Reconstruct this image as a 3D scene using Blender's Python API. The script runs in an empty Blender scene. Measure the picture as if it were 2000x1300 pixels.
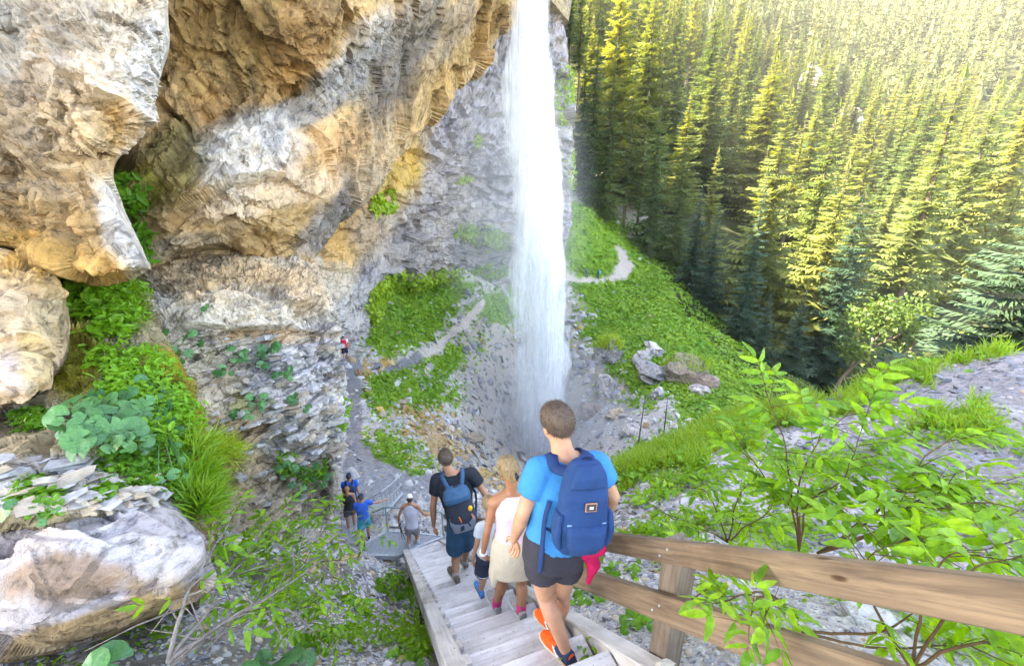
import bpy, bmesh, math, random
import numpy as np
from mathutils import Vector, Matrix
R = math.radians
import time as _time
_T0 = [_time.time()]
def lap(s): print('LAP', s, round(_time.time()-_T0[0], 1)); _T0[0] = _time.time()
random.seed(7); RNG = np.random.default_rng(7)
SC = bpy.context.scene
COL = SC.collection

# ------------------------------------------------------------------ camera
PITCH = R(18.0); FPX = 820.0; CP, SP = math.cos(PITCH), math.sin(PITCH)
cam_data = bpy.data.cameras.new('camera'); cam = bpy.data.objects.new('camera', cam_data); COL.objects.link(cam)
cam.location = (0, 0, 0); cam.rotation_euler = (math.pi/2 - PITCH, 0, 0)
cam_data.sensor_width = 36.0; cam_data.lens = FPX/2000*36.0
cam_data.clip_start = 0.05; cam_data.clip_end = 3000
SC.camera = cam
# ------------------------------------------------------------------ sky and sun
SUN_DIR = Vector((-0.66, 0.06, 0.75)).normalized()      # towards the sun
SUN_EL = math.asin(SUN_DIR.z); SUN_AZ = math.atan2(SUN_DIR.x, SUN_DIR.y)
world = bpy.data.worlds.new('World'); SC.world = world; world.use_nodes = True
wn = world.node_tree; wn.nodes.clear()
_o = wn.nodes.new('ShaderNodeOutputWorld'); _b = wn.nodes.new('ShaderNodeBackground'); _s = wn.nodes.new('ShaderNodeTexSky')
_s.sky_type = 'NISHITA'; _s.sun_disc = False; _s.sun_elevation = SUN_EL; _s.sun_rotation = SUN_AZ
_s.air_density = 1.0; _s.dust_density = 2.5; _s.ozone_density = 1.0; _s.altitude = 1200
_b.inputs['Strength'].default_value = 0.15
wn.links.new(_s.outputs[0], _b.inputs[0]); wn.links.new(_b.outputs[0], _o.inputs[0])
sun_data = bpy.data.lights.new('sun', 'SUN'); sun_data.energy = 4.0; sun_data.angle = R(0.53); sun_data.color = (1.0, 0.955, 0.87)
sun = bpy.data.objects.new('sun', sun_data); COL.objects.link(sun)
sun.rotation_euler = (-SUN_DIR).to_track_quat('-Z', 'Y').to_euler(); sun.location = (-60, 20, 70)
SC.view_settings.view_transform = 'Standard'; SC.view_settings.look = 'None'
SC.view_settings.exposure = 3.6; SC.view_settings.gamma = 1.0; SC.view_settings.use_curve_mapping = False
SC.view_settings.use_white_balance = True; SC.view_settings.white_balance_temperature = 8600; SC.view_settings.white_balance_tint = 12
SC.render.engine = 'CYCLES'
cy = SC.cycles
cy.max_bounces = 5; cy.diffuse_bounces = 2; cy.glossy_bounces = 2; cy.transmission_bounces = 4
cy.transparent_max_bounces = 24; cy.volume_bounces = 1
cy.use_denoising = True; cy.sample_clamp_indirect = 6.0
cy.caustics_reflective = False; cy.caustics_refractive = False

# ------------------------------------------------------------------ projecting
def ray(px, py):
    u = (px-1000)/FPX; v = (py-650)/FPX
    return np.array([u, CP - v*SP, -(SP + v*CP)])
def P(px, py, t): return ray(px, py)*t                       # t metres along the view axis
def PY(px, py, Y):                                          # the point of that sight line at world y = Y
    r = ray(px, py); return r*(Y/r[1])
def PZ(px, py, Z):
    r = ray(px, py); return r*(Z/r[2])
def proj(v):
    t = v[..., 1]*CP - v[..., 2]*SP
    t = np.where(t < 0.05, 0.05, t)
    return 1000 + FPX*v[..., 0]/t, 650 + FPX*(-v[..., 1]*SP - v[..., 2]*CP)/t, t

# ------------------------------------------------------------------ noise
def _hash(ix, iy, iz, seed):
    h = (ix.astype(np.int64)*374761393 + iy.astype(np.int64)*668265263 + iz.astype(np.int64)*2147483647 + seed*1274126177) & 0xFFFFFFFF
    h = ((h ^ (h >> 13))*1274126177) & 0xFFFFFFFF
    h = ((h ^ (h >> 16))*2246822519) & 0xFFFFFFFF
    return ((h ^ (h >> 15)) & 0xFFFFFF)/float(0xFFFFFF)
def vnoise(p, seed=0):
    f = np.floor(p); w = p - f; w = w*w*(3-2*w); i = f.astype(np.int64); out = 0
    for dx in (0, 1):
        for dy in (0, 1):
            for dz in (0, 1):
                k = ((w[..., 0] if dx else 1-w[..., 0])*(w[..., 1] if dy else 1-w[..., 1])*(w[..., 2] if dz else 1-w[..., 2]))
                out = out + k*_hash(i[..., 0]+dx, i[..., 1]+dy, i[..., 2]+dz, seed)
    return out*2-1
def fbm(p, octv=5, seed=0, gain=0.5):
    a = 1.0; out = 0; n = 0
    for o in range(octv):
        out = out + a*vnoise(p*(2**o)+o*17.3, seed+o); n += a; a *= gain
    return out/n
def ridged(p, octv=5, seed=0):
    a = 1.0; out = 0; n = 0
    for o in range(octv):
        out = out + a*(1-2*np.abs(vnoise(p*(2**o)+o*9.1, seed+o))); n += a; a *= 0.5
    return out/n
def crackd(p, seed=0):
    """distance between the two nearest cell points: small along the joints"""
    i = np.floor(p).astype(np.int64); f1 = np.full(p.shape[:-1], 9e9); f2 = f1.copy()
    for dx in (-1, 0, 1):
        for dy in (-1, 0, 1):
            for dz in (-1, 0, 1):
                a, b, c = i[..., 0]+dx, i[..., 1]+dy, i[..., 2]+dz
                d = np.sqrt((p[..., 0]-a-_hash(a, b, c, seed))**2+(p[..., 1]-b-_hash(a, b, c, seed+1))**2+(p[..., 2]-c-_hash(a, b, c, seed+2))**2)
                f2 = np.where(d < f1, f1, np.minimum(f2, d)); f1 = np.minimum(f1, d)
    return f2-f1
def facet(p, seed=0, tilt=0.9):
    """chiselled blocks: nearest jittered cell, each with its own height and tilted plane"""
    i = np.floor(p).astype(np.int64); best = np.full(p.shape[:-1], 9e9); val = np.zeros(p.shape[:-1])
    for dx in (-1, 0, 1):
        for dy in (-1, 0, 1):
            for dz in (-1, 0, 1):
                a, b, c = i[..., 0]+dx, i[..., 1]+dy, i[..., 2]+dz
                j = [_hash(a, b, c, seed+k) for k in range(7)]
                q = np.stack([p[..., 0]-a-j[0], p[..., 1]-b-j[1], p[..., 2]-c-j[2]], -1)
                d = (q*q).sum(-1)
                h = (j[3]*2-1) + tilt*(q[..., 0]*(j[4]*2-1)+q[..., 1]*(j[5]*2-1)+q[..., 2]*(j[6]*2-1))
                m = d < best; best = np.where(m, d, best); val = np.where(m, h, val)
    return val

# ------------------------------------------------------------------ objects
def mesh_np(name, verts, faces, mat=None, smooth=False, color=None, extra=None):
    """faces: one (n,k) array or a list of such arrays"""
    me = bpy.data.meshes.new(name)
    if not isinstance(faces, list): faces = [faces]
    faces = [np.asarray(f, dtype=np.int32) for f in faces if len(f)]
    verts = np.asarray(verts, dtype=np.float32)
    me.vertices.add(len(verts)); me.vertices.foreach_set('co', verts.ravel())
    li = np.concatenate([f.ravel() for f in faces]); cnt = np.concatenate([np.full(len(f), f.shape[1], dtype=np.int32) for f in faces])
    me.loops.add(len(li)); me.loops.foreach_set('vertex_index', li)
    st = np.concatenate([[0], np.cumsum(cnt)[:-1]]).astype(np.int32)
    me.polygons.add(len(cnt)); me.polygons.foreach_set('loop_start', st); me.polygons.foreach_set('loop_total', cnt)
    me.polygons.foreach_set('use_smooth', np.full(len(cnt), bool(smooth)))
    if color is not None:
        a = me.color_attributes.new('Col', 'FLOAT_COLOR', 'POINT')
        c = np.ones((len(verts), 4), dtype=np.float32); c[:, :3] = color
        a.data.foreach_set('color', c.ravel())
    me.update(calc_edges=True)
    if mat: me.materials.append(mat)
    return me
def link(name, me, parent=None, loc=None, rot=None):
    o = bpy.data.objects.new(name, me); COL.objects.link(o)
    if parent is not None: o.parent = parent
    if loc is not None: o.location = loc
    if rot is not None: o.rotation_euler = rot
    return o
def tag(o, label=None, cat=None, group=None, kind=None):
    if label: o['label'] = label
    if cat: o['category'] = cat
    if group: o['group'] = group
    if kind: o['kind'] = kind
    return o
def empty(name, loc=(0, 0, 0), rz=0.0):
    o = bpy.data.objects.new(name, None); COL.objects.link(o); o.location = loc; o.rotation_euler = (0, 0, rz)
    o.empty_display_size = 0.2
    return o
def copy_tree(o, parent=None):
    c = o.copy(); COL.objects.link(c)
    if parent is not None: c.parent = parent
    for ch in o.children: copy_tree(ch, c)
    return c
class MB:
    """collects shapes into one mesh"""
    def __init__(s): s.v = []; s.f = []
    def add(s, vs, fs):
        b = len(s.v); s.v += [tuple(map(float, v)) for v in vs]; s.f += [tuple(i+b for i in f) for f in fs]; return s
    def box(s, c, size, M=None, bev=0.0):
        bm = bmesh.new(); bmesh.ops.create_cube(bm, size=1.0)
        for v in bm.verts: v.co = Vector((v.co.x*size[0], v.co.y*size[1], v.co.z*size[2]))
        if bev: bmesh.ops.bevel(bm, geom=bm.edges[:], offset=bev, segments=1, affect='EDGES')
        for v in bm.verts:
            if M is not None: v.co = M @ v.co
            v.co += Vector(c)
        bm.verts.index_update()
        s.add([v.co for v in bm.verts], [[v.index for v in f.verts] for f in bm.faces]); bm.free(); return s
    def tube(s, pts, rad, n=8, cap=True):
        pts = [Vector(p) for p in pts]; rad = rad if isinstance(rad, (list, tuple)) else [rad]*len(pts)
        vs, fs = [], []; up = None
        for i, p in enumerate(pts):
            d = (pts[min(i+1, len(pts)-1)] - pts[max(i-1, 0)]).normalized()
            if up is None: up = d.orthogonal().normalized()
            up = (up - d*up.dot(d)).normalized() if (up - d*up.dot(d)).length > 1e-5 else d.orthogonal().normalized()
            w = d.cross(up)
            for k in range(n):
                a = 2*math.pi*k/n; vs.append(p + (up*math.cos(a)+w*math.sin(a))*rad[i])
        for i in range(len(pts)-1):
            for k in range(n):
                a, b = i*n+k, i*n+(k+1) % n; fs.append((a, b, b+n, a+n))
        if cap:
            fs.append(tuple(range(n-1, -1, -1))); b = (len(pts)-1)*n; fs.append(tuple(range(b, b+n)))
        return s.add(vs, fs)
    def mesh(s, name, mat, smooth=False):
        me = bpy.data.meshes.new(name); me.from_pydata(s.v, [], s.f); me.update()
        if smooth: me.polygons.foreach_set('use_smooth', [True]*len(me.polygons))
        if mat: me.materials.append(mat)
        return me
    def build(s, name, mat, parent=None, smooth=False): return link(name, s.mesh(name, mat, smooth), parent)

# ------------------------------------------------------------------ node materials
class NT:
    def __init__(s, name):
        s.m = bpy.data.materials.new(name); s.m.use_nodes = True; s.t = s.m.node_tree; s.t.nodes.clear()
        s.out = s.n('ShaderNodeOutputMaterial')
    def n(s, typ, **kw):
        x = s.t.nodes.new(typ)
        for k, v in kw.items(): setattr(x, k, v)
        return x
    def set(s, sock, v):
        if hasattr(v, 'is_linked') or hasattr(v, 'links'): s.t.links.new(v, sock)
        else: sock.default_value = (tuple(v)+(1,))[:4] if isinstance(v, (tuple, list)) and sock.type == 'RGBA' else v
    def mapping(s, vec, scale):
        x = s.n('ShaderNodeMapping'); s.set(x.inputs['Vector'], vec); x.inputs['Scale'].default_value = scale; return x.outputs[0]
    def noise(s, vec, scale, detail=4, rough=0.6, dist=0.0, out=0):
        x = s.n('ShaderNodeTexNoise'); s.set(x.inputs['Vector'], vec)
        x.inputs['Scale'].default_value = scale; x.inputs['Detail'].default_value = detail; x.inputs['Roughness'].default_value = rough; x.inputs['Distortion'].default_value = dist
        return x.outputs[out]
    def voro(s, vec, scale, feature='F1', out=0, rand=1.0):
        x = s.n('ShaderNodeTexVoronoi', feature=feature); s.set(x.inputs['Vector'], vec); x.inputs['Scale'].default_value = scale
        x.inputs['Randomness'].default_value = rand
        return x.outputs[out]
    def ramp(s, fac, stops):
        x = s.n('ShaderNodeValToRGB'); s.set(x.inputs[0], fac); e = x.color_ramp.elements
        while len(e) < len(stops): e.new(0.5)
        for a, (p, c) in zip(e, stops):
            a.position = p; a.color = (c, c, c, 1) if isinstance(c, (int, float)) else tuple(c)+(1,)
        return x.outputs[0]
    def mix(s, fac, a, b, blend='MIX'):
        x = s.n('ShaderNodeMix', data_type='RGBA', blend_type=blend); s.set(x.inputs[0], fac); s.set(x.inputs[6], a); s.set(x.inputs[7], b); return x.outputs[2]
    def math(s, op, a, b=0.0):
        x = s.n('ShaderNodeMath', operation=op); s.set(x.inputs[0], a); s.set(x.inputs[1], b); return x.outputs[0]
    def bump(s, h, strength=0.5, dist=0.02, normal=None):
        x = s.n('ShaderNodeBump'); s.set(x.inputs['Height'], h); x.inputs['Strength'].default_value = strength; x.inputs['Distance'].default_value = dist
        if normal is not None: s.set(x.inputs['Normal'], normal)
        return x.outputs[0]
    def obj(s): return s.n('ShaderNodeTexCoord').outputs['Object']
    def pos(s): return s.n('ShaderNodeNewGeometry').outputs['Position']
    def attr(s, name='Col'): return s.n('ShaderNodeVertexColor', layer_name=name).outputs[0]
    def rnd(s): return s.n('ShaderNodeObjectInfo').outputs['Random']
    def bsdf(s, color, rough=0.8, normal=None, spec=0.3, **kw):
        x = s.n('ShaderNodeBsdfPrincipled'); s.set(x.inputs['Base Color'], color); s.set(x.inputs['Roughness'], rough)
        x.inputs['Specular IOR Level'].default_value = spec
        if normal is not None: s.set(x.inputs['Normal'], normal)
        for k, v in kw.items(): s.set(x.inputs[k.replace('_', ' ')], v)
        return x.outputs[0]
    def done(s, surf, vol=None):
        if surf is not None: s.t.links.new(surf, s.out.inputs['Surface'])
        if vol is not None: s.t.links.new(vol, s.out.inputs['Volume'])
        return s.m

def m_rock(name, sc=1.0, crack=1.0, streak=0.5):
    n = NT(name); p = n.pos(); c = n.attr()
    big = n.noise(p, 0.9*sc, 4, 0.65, 0.6); fine = n.noise(p, 9*sc, 5, 0.7)
    st = n.noise(n.mapping(p, (1.6*sc, 1.6*sc, 0.28*sc)), 1.6, 4, 0.65, 0.8)
    vo = n.voro(n.mapping(p, (2.2*sc, 2.2*sc, 3.2*sc)), 1.0, 'DISTANCE_TO_EDGE')
    c1 = n.mix(1.0, c, n.ramp(big, [(0.25, (0.62, 0.62, 0.66)), (0.5, (1.0, 1.0, 1.0)), (0.72, (1.30, 1.22, 1.12))]), 'MULTIPLY')
    c2 = n.mix(streak, c1, n.mix(1.0, c1, n.ramp(st, [(0.32, (0.42, 0.42, 0.45)), (0.48, (1, 1, 1)), (0.62, (1.05, 0.98, 0.9)), (0.8, (1.5, 1.45, 1.4))]), 'MULTIPLY'))
    c3 = n.mix(1.0, c2, n.ramp(fine, [(0.30, 0.32), (0.48, 1.0), (0.7, 1.2)]), 'MULTIPLY')
    ck = n.ramp(n.math('ADD', vo, n.math('MULTIPLY', n.math('SUBTRACT', big, 0.46), 0.9)), [(0.0, 0.4), (0.03, 1.0)])
    c4 = n.mix(crack, c3, n.mix(1.0, c3, ck, 'MULTIPLY'))
    h = n.math('ADD', n.math('MULTIPLY', fine, 0.6), n.math('MULTIPLY', n.noise(p, 30*sc, 3, 0.7), 0.3))
    h = n.math('ADD', h, n.math('MULTIPLY', ck, 0.5*crack))
    h = n.math('ADD', h, n.math('MULTIPLY', n.voro(n.mapping(p, (3*sc, 3*sc, 6*sc)), 1.0, 'F1', 0), 0.9))
    return n.done(n.bsdf(c4, 0.85, n.bump(h, 1.0, 0.07/sc), 0.2))
ROCK_NEAR = m_rock('limestone_near', 1.0, 0.55, 0.55)
ROCK_MID = m_rock('limestone_mid', 0.45, 0.4, 0.85)
ROCK_FAR = m_rock('limestone_far', 0.16, 0.6, 0.7)

def m_ground():
    n = NT('ground_soil_and_turf'); p = n.pos(); c = n.attr()
    a = n.noise(p, 6, 5, 0.75); b = n.noise(p, 26, 3, 0.7); v = n.voro(p, 14, 'F1', 1)
    c1 = n.mix(1.0, c, n.ramp(a, [(0.25, 0.45), (0.5, 1.0), (0.75, 1.35)]), 'MULTIPLY')
    c2 = n.mix(0.4, c1, n.mix(1.0, c1, n.ramp(v, [(0.0, 0.6), (1.0, 1.4)]), 'MULTIPLY'))
    h = n.math('ADD', n.math('MULTIPLY', a, 0.6), n.math('MULTIPLY', b, 0.5))
    return n.done(n.bsdf(c2, 0.95, n.bump(h, 0.8, 0.06), 0.1))
GROUND = m_ground()
def m_stone():
    n = NT('loose_stone'); p = n.pos(); r = n.rnd(); c = n.attr()
    a = n.noise(p, 14, 7, 0.7)
    c1 = n.mix(1.0, c, n.ramp(a, [(0.25, 0.6), (0.5, 1.0), (0.75, 1.25)]), 'MULTIPLY')
    return n.done(n.bsdf(c1, 0.85, n.bump(a, 0.6, 0.03), 0.25))
STONE = m_stone()
def m_leaf(name, a, b, trans=0.35, scale=3.0, gloss=0.45, spec=0.4):
    n = NT(name); p = n.pos(); r = n.rnd()
    k = n.math('ADD', n.math('MULTIPLY', n.noise(p, scale, 3, 0.6), 0.8), n.math('MULTIPLY', r, 0.5))
    col = n.mix(n.ramp(k, [(0.3, 0.0), (0.9, 1.0)]), a, b)
    col = n.mix(1.0, col, n.ramp(n.noise(p, scale*7, 2, 0.6), [(0.3, 0.7), (0.7, 1.25)]), 'MULTIPLY')
    s = n.bsdf(col, gloss, None, spec)
    t = n.n('ShaderNodeBsdfTranslucent'); n.set(t.inputs['Color'], n.mix(1.0, col, (1.5, 1.35, 0.5), 'MULTIPLY'))
    mx = n.n('ShaderNodeMixShader'); mx.inputs[0].default_value = trans
    n.t.links.new(s, mx.inputs[1]); n.t.links.new(t.outputs[0], mx.inputs[2])
    return n.done(mx.outputs[0])
LEAF_TURF = m_leaf('meadow_leaf', (0.12, 0.30, 0.02), (0.42, 0.56, 0.05), 0.35, 0.35)
LEAF_BUSH = m_leaf('elder_leaf', (0.07, 0.22, 0.010), (0.26, 0.48, 0.025), 0.5, 4.0, 0.42)
LEAF_TREE = m_leaf('broadleaf_tree_leaf', (0.04, 0.09, 0.02), (0.12, 0.19, 0.04), 0.35, 0.8)
LEAF_BLUE = m_leaf('butterbur_leaf', (0.03, 0.13, 0.04), (0.10, 0.28, 0.085), 0.2, 9.0, 0.42, 0.45)
LEAF_FERN = m_leaf('fern_leaf', (0.06, 0.21, 0.010), (0.19, 0.42, 0.025), 0.4, 5.0)
GRASS = m_leaf('grass_blade', (0.15, 0.33, 0.02), (0.44, 0.56, 0.07), 0.45, 2.0)
MOSS = m_leaf('moss', (0.09, 0.11, 0.008), (0.30, 0.27, 0.015), 0.1, 9.0, 0.9, 0.1)
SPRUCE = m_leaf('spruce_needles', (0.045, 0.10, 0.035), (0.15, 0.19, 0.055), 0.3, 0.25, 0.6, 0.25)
SPRUCE_SHADED = m_leaf('shaded_spruce_needles', (0.018, 0.05, 0.03), (0.05, 0.095, 0.055), 0.15, 0.25, 0.6, 0.25)  # darker spruce needles: the look of standing in shade is put into the colour
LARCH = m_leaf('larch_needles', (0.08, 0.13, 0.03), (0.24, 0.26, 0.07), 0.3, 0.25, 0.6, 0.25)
SPRUCE_FAR = m_leaf('spruce_needles_far', (0.03, 0.065, 0.03), (0.17, 0.19, 0.07), 0.12, 0.11, 0.7, 0.15)
def m_bark(name, a, b, sc=8):
    n = NT(name); p = n.obj()
    k = n.noise(n.mapping(p, (1, 1, 0.25)), sc, 7, 0.7)
    return n.done(n.bsdf(n.mix(n.ramp(k, [(0.3, 0.0), (0.7, 1.0)]), a, b), 0.9, n.bump(k, 0.7, 0.02), 0.15))
BARK = m_bark('spruce_bark', (0.06, 0.045, 0.035), (0.17, 0.13, 0.10))
TWIG = m_bark('grey_twig', (0.14, 0.11, 0.09), (0.34, 0.29, 0.25), 20)
STEM = m_bark('brown_stem', (0.07, 0.045, 0.025), (0.16, 0.10, 0.05), 20)
# ================================================================== the ground
def tps_fit(pts, reg=0.02):
    pts = np.asarray(pts); n = len(pts); X = pts[:, :2]
    d = np.linalg.norm(X[:, None]-X[None], axis=-1); K = np.where(d > 0, d*d*np.log(np.maximum(d, 1e-9)), 0) + reg*np.eye(n)*n
    A = np.zeros((n+3, n+3)); A[:n, :n] = K; A[:n, n] = 1; A[:n, n+1:] = X; A[n, :n] = 1; A[n+1:, :n] = X.T
    w = np.linalg.solve(A, np.concatenate([pts[:, 2], np.zeros(3)]))
    return X, w
def tps_eval(fit, x, y):
    X, w = fit; sh = np.shape(x); x = np.ravel(x); y = np.ravel(y); out = w[-3] + w[-2]*x + w[-1]*y
    for i in range(len(X)):
        d2 = (x-X[i, 0])**2 + (y-X[i, 1])**2
        out = out + w[i]*0.5*d2*np.log(np.maximum(d2, 1e-12))
    return out.reshape(sh)
# sight line and distance of points on the ground
G = [  # right bank of scree
 (1700,1250,2.8),(2000,1300,2.9),(2000,1100,4.2),(2000,900,7),(2000,690,12),(1640,780,13),(1800,720,12.8),(1500,795,14),(1380,850,12),(1210,935,10),
 (1250,985,8),(1200,1045,6.5),(1150,1185,4.0),(1500,950,7.4),(1700,900,8),(1850,1000,5.6),(1400,1100,4.9),(1350,1290,2.75),(1300,900,10.6),
 # left of the stairs
 (700,1250,4.75),(500,1290,3.8),(700,1100,8.8),(560,1100,6.3),(680,1020,12.6),(700,1060,11.4),(640,1065,8.9),(450,1050,5.6),(400,1200,4.1),(800,1290,4.3),(860,1299,3.9),(300,1295,3.4),
 (760,1120,8.8),
 # path, trail
 (720,960,14.2),(700,870,19),(690,780,23),(675,705,27),(760,710,30),(860,670,38),(940,590,50),(1120,547,66),(1220,540,72),(1215,490,76),
 (1115,400,76),(1170,440,76),(720,640,33),(740,545,41),(900,525,53),(1000,560,59),(800,610,42),(870,600,48),
 # basin
 (1050,880,40.5),(960,890,32),(1000,865,37.5),(1110,880,38.5),(1060,930,34),(1130,930,32),(830,890,20),(900,800,31),(900,860,25),(950,700,42),(1000,780,44),(960,930,22),(780,800,26),(750,860,19.5),(740,930,14.8),(860,940,16),(1000,640,55),
 (1130,835,43),(1250,800,37),(1150,700,48),(1300,720,43),(1200,620,60),(1400,700,45),(1480,780,38),(1300,560,68),(1400,652,54),(1120,620,58),(1160,905,33),
 (1340,640,55)]
GP = [tuple(P(*g)) for g in G] + [(34,58,-23),(14,22,-15.5),(25,24,-15),(20,17,-9),(40,40,-23),(30,22,-11),(20,8,-3),(40,15,-5),(60,40,-20),(50,70,-23),(20,85,-5),(35,90,-8),(60,100,-12),(12,90,4),
   (-6,1,-2.5),(-6,5,-4.0),(-9,9,-6),(-14,14,-8),(-16,26,-9),(-18,45,-6),(-8,62,-6),(3,72,-4),(0,-2,-1.4),(3,-2,-1.5),(6,0,-2.2),(12,2,-3),(-3,-2,-1.6),(-1.2,1.8,-3.3),(-0.2,0.6,-2.3),(0.9,0.6,-2.1),
   (-2.2,6.3,-8.0),(-1.6,7.2,-8.8),(-1.2,5.0,-6.6),(-0.4,4.2,-5.5),(0.4,4.6,-5.2),(-3.2,9.0,-9.3),(-1.5,10,-10),(1,11,-10)]
GFIT = tps_fit(GP, 0.004)
def ground_z0(x, y): return tps_eval(GFIT, x, y)
def ground_z(x, y):
    x = np.asarray(x, float); y = np.asarray(y, float)
    r = np.hypot(x, y); z = ground_z0(x, y)
    p = np.stack([x, y, z*0.6], -1)
    a = np.clip(r*0.022, 0.05, 0.9)
    return z + a*fbm(p/np.clip(r*0.16, 0.8, 6)[..., None], 4, 3)*1.1 + 0.25*a*ridged(p*1.3, 3, 9)
def inside(poly, x, y):
    r = np.zeros(np.shape(x), bool); n = len(poly); j = n-1
    for i in range(n):
        xi, yi = poly[i]; xj, yj = poly[j]
        r ^= ((yi > y) != (yj > y)) & (x < (xj-xi)*(y-yi)/(yj-yi+1e-9)+xi); j = i
    return r
def ground_pt(px, py, t0=1.0, t1=120):
    """where a sight line first meets the ground"""
    r = ray(px, py); ts = np.geomspace(t0, t1, 500); q = r[None]*ts[:, None]
    d = q[:, 2]-ground_z(q[:, 0], q[:, 1]); k = np.where(d < 0)[0]
    return q[k[0]] if len(k) else q[-1]
# what grows where, given in sight-line outlines
Z_GREEN = [[(706,650),(745,545),(800,530),(870,525),(935,535),(900,580),(870,610),(845,650),(800,690),(740,705)],
 [(820,722),(850,690),(890,655),(930,690),(900,720),(860,745)], [(700,750),(760,725),(850,745),(890,790),(860,800),(780,800),(720,800)],
 [(708,862),(750,845),(790,860),(835,925),(820,945),(760,930),(715,900)],
 [(1100,370),(1190,400),(1290,480),(1390,570),(1490,670),(1600,810),(1450,860),(1340,840),(1310,790),(1240,780),(1170,700),(1140,640),(1100,560)],
 [(1185,960),(1200,905),(1260,870),(1400,820),(1510,770),(1600,765),(1520,798),(1440,832),(1400,885),(1330,905),(1270,905),(1210,950)],
 [(1610,805),(1680,760),(1850,690),(2050,620),(2050,662),(1900,698),(1750,760),(1690,790)],
 [(1780,838),(1810,815),(1880,802),(1950,810),(1960,842),(1850,852)],
 [(905,600),(960,560),(1010,560),(1010,640),(930,640)],
 [(880,460),(940,440),(1000,450),(1000,490),(920,500)]]
Z_PATH = [[(668,690),(700,690),(712,720),(705,800),(712,860),(740,900),(860,940),(800,985),(690,1000),(672,930),(680,840),(672,760)],
 [(740,722),(800,700),(860,665),(900,620),(945,585),(955,597),(910,640),(860,690),(800,722),(745,732)],
 [(1100,540),(1200,538),(1214,510),(1205,480),(1225,482),(1236,520),(1222,548),(1180,552),(1100,556)]]
Z_OCHRE = [[(700,705),(740,700),(790,750),(860,830),(890,900),(850,905),(800,830),(740,760)], [(930,925),(1000,925),(1000,960),(940,965)], [(520,1105),(700,1085),(700,1110),(560,1130)]]
Z_WET = [[(880,640),(1010,640),(1130,700),(1140,900),(950,925),(880,900),(900,760)]]
def zone(px, py, zs, jit):
    m = np.zeros(px.shape, bool); jx, jy = jit
    for z in zs: m |= inside(z, px+jx, py+jy)
    return m
def zones(v, rj=0):
    px, py, t = proj(v); q = v/np.clip(t, 1, 99)[:, None]*16
    j = (75*fbm(q, 5, 21, .7), 60*fbm(q+31, 5, 22, .7)); j2 = (j[0]*0.25, j[1]*0.25)
    if rj: rj = np.where(t > 14, rj, 7.0); j = (j[0]+RNG.normal(size=len(v))*rj, j[1]+RNG.normal(size=len(v))*rj*.7)
    return zone(px, py, Z_GREEN, j), zone(px, py, Z_PATH, j2), zone(px, py, Z_OCHRE, j), zone(px, py, Z_WET, j), px, py, t
def ground_color(v):
    g, pa, oc, we, px, py, t = zones(v)
    n = fbm(v*0.7, 4, 5)[:, None]; n2 = fbm(v*0.2+7, 3, 6)[:, None]
    c = np.array([.42, .39, .37]) + n*np.array([.10, .09, .08]) + n2*np.array([.04, .02, 0])
    c = np.where(we[:, None], np.array([.36, .31, .27])+n*.09, c)
    c = np.where(oc[:, None], np.array([.40, .25, .11])+n*.10, c)
    c = np.where(g[:, None], np.array([.15, .26, .03])+n*np.array([.05, .06, .02]), c)
    c = np.where(pa[:, None], np.array([.20, .195, .205])+n*.05+np.clip((py-850)/150, 0, 1)[:, None]*.10, c)
    c = np.where((pa & (t > 34))[:, None], np.array([.46, .39, .34])+n*.06, c)
    px = px + 120*n[:, 0]; py = py + 80*n2[:, 0]
    c = np.where(((t > 8) & (px > 1100) & (py < 760) & (~g) & (~pa))[:, None], np.array([.33, .29, .24])+n*.12, c)
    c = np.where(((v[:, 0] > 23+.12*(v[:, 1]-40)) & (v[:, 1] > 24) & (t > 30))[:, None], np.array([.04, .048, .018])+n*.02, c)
    c = np.where(((px < 1000) & (py > 1010) & (t < 9) & (~g))[:, None], np.array([.24, .215, .195])+n*.09, c)
    c = np.where(((px > 1600) & (py < 1060) & (t < 22) & (~g))[:, None], np.array([.30, .275, .28])+n*.10, c)
    return np.clip(c, .02, .8)
NTH, NR = 370, 380
th = np.linspace(R(-68), R(68), NTH); rr = np.geomspace(0.9, 120, NR)
TH, RR_ = np.meshgrid(th, rr, indexing='ij')
gx, gy = np.sin(TH)*RR_, np.cos(TH)*RR_
gv = np.stack([gx, gy, ground_z(gx, gy)], -1).reshape(-1, 3)
def grid_faces(a, b):
    i = np.arange(a-1)[:, None]*b + np.arange(b-1)[None]; i = i.ravel()
    return np.stack([i, i+b, i+b+1, i+1], -1)
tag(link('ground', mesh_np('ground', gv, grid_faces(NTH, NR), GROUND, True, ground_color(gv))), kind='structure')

# far hillside under the forest
FAR = [(34,58,-24),(14,80,-7),(22,78,-10),(29,134,22),(60,120,0),(80,260,86),(40,200,62),(162,206,16),(120,140,-6),(90,80,-20),(415,407,140),(250,300,60),(300,200,20),(200,120,-6),
       (60,50,-24),(120,60,-18),(10,120,22),(0,200,70),(0,100,14),(160,400,150),(400,600,240),(600,500,210),(600,300,110),(20,400,150),(250,450,150),(450,250,75),(-40,150,45),(320,330,88)]
FFIT = tps_fit(FAR, 0.002)
def far_z(x, y):
    x = np.asarray(x, float); y = np.asarray(y, float); z = tps_eval(FFIT, x, y)
    p = np.stack([x, y, z*0], -1)
    z = z + 9*fbm(p/45, 4, 41) + 7*np.abs(fbm(p/90+5, 3, 44))
    return z
fx, fy = np.meshgrid(np.linspace(-60, 700, 230), np.linspace(60, 700, 190), indexing='ij')
fz = far_z(fx, fy); rr0 = np.hypot(fx, fy); fz = fz - 8*np.clip((112-rr0)/12, 0, 1)
fv = np.stack([fx, fy, fz], -1).reshape(-1, 3)
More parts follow.
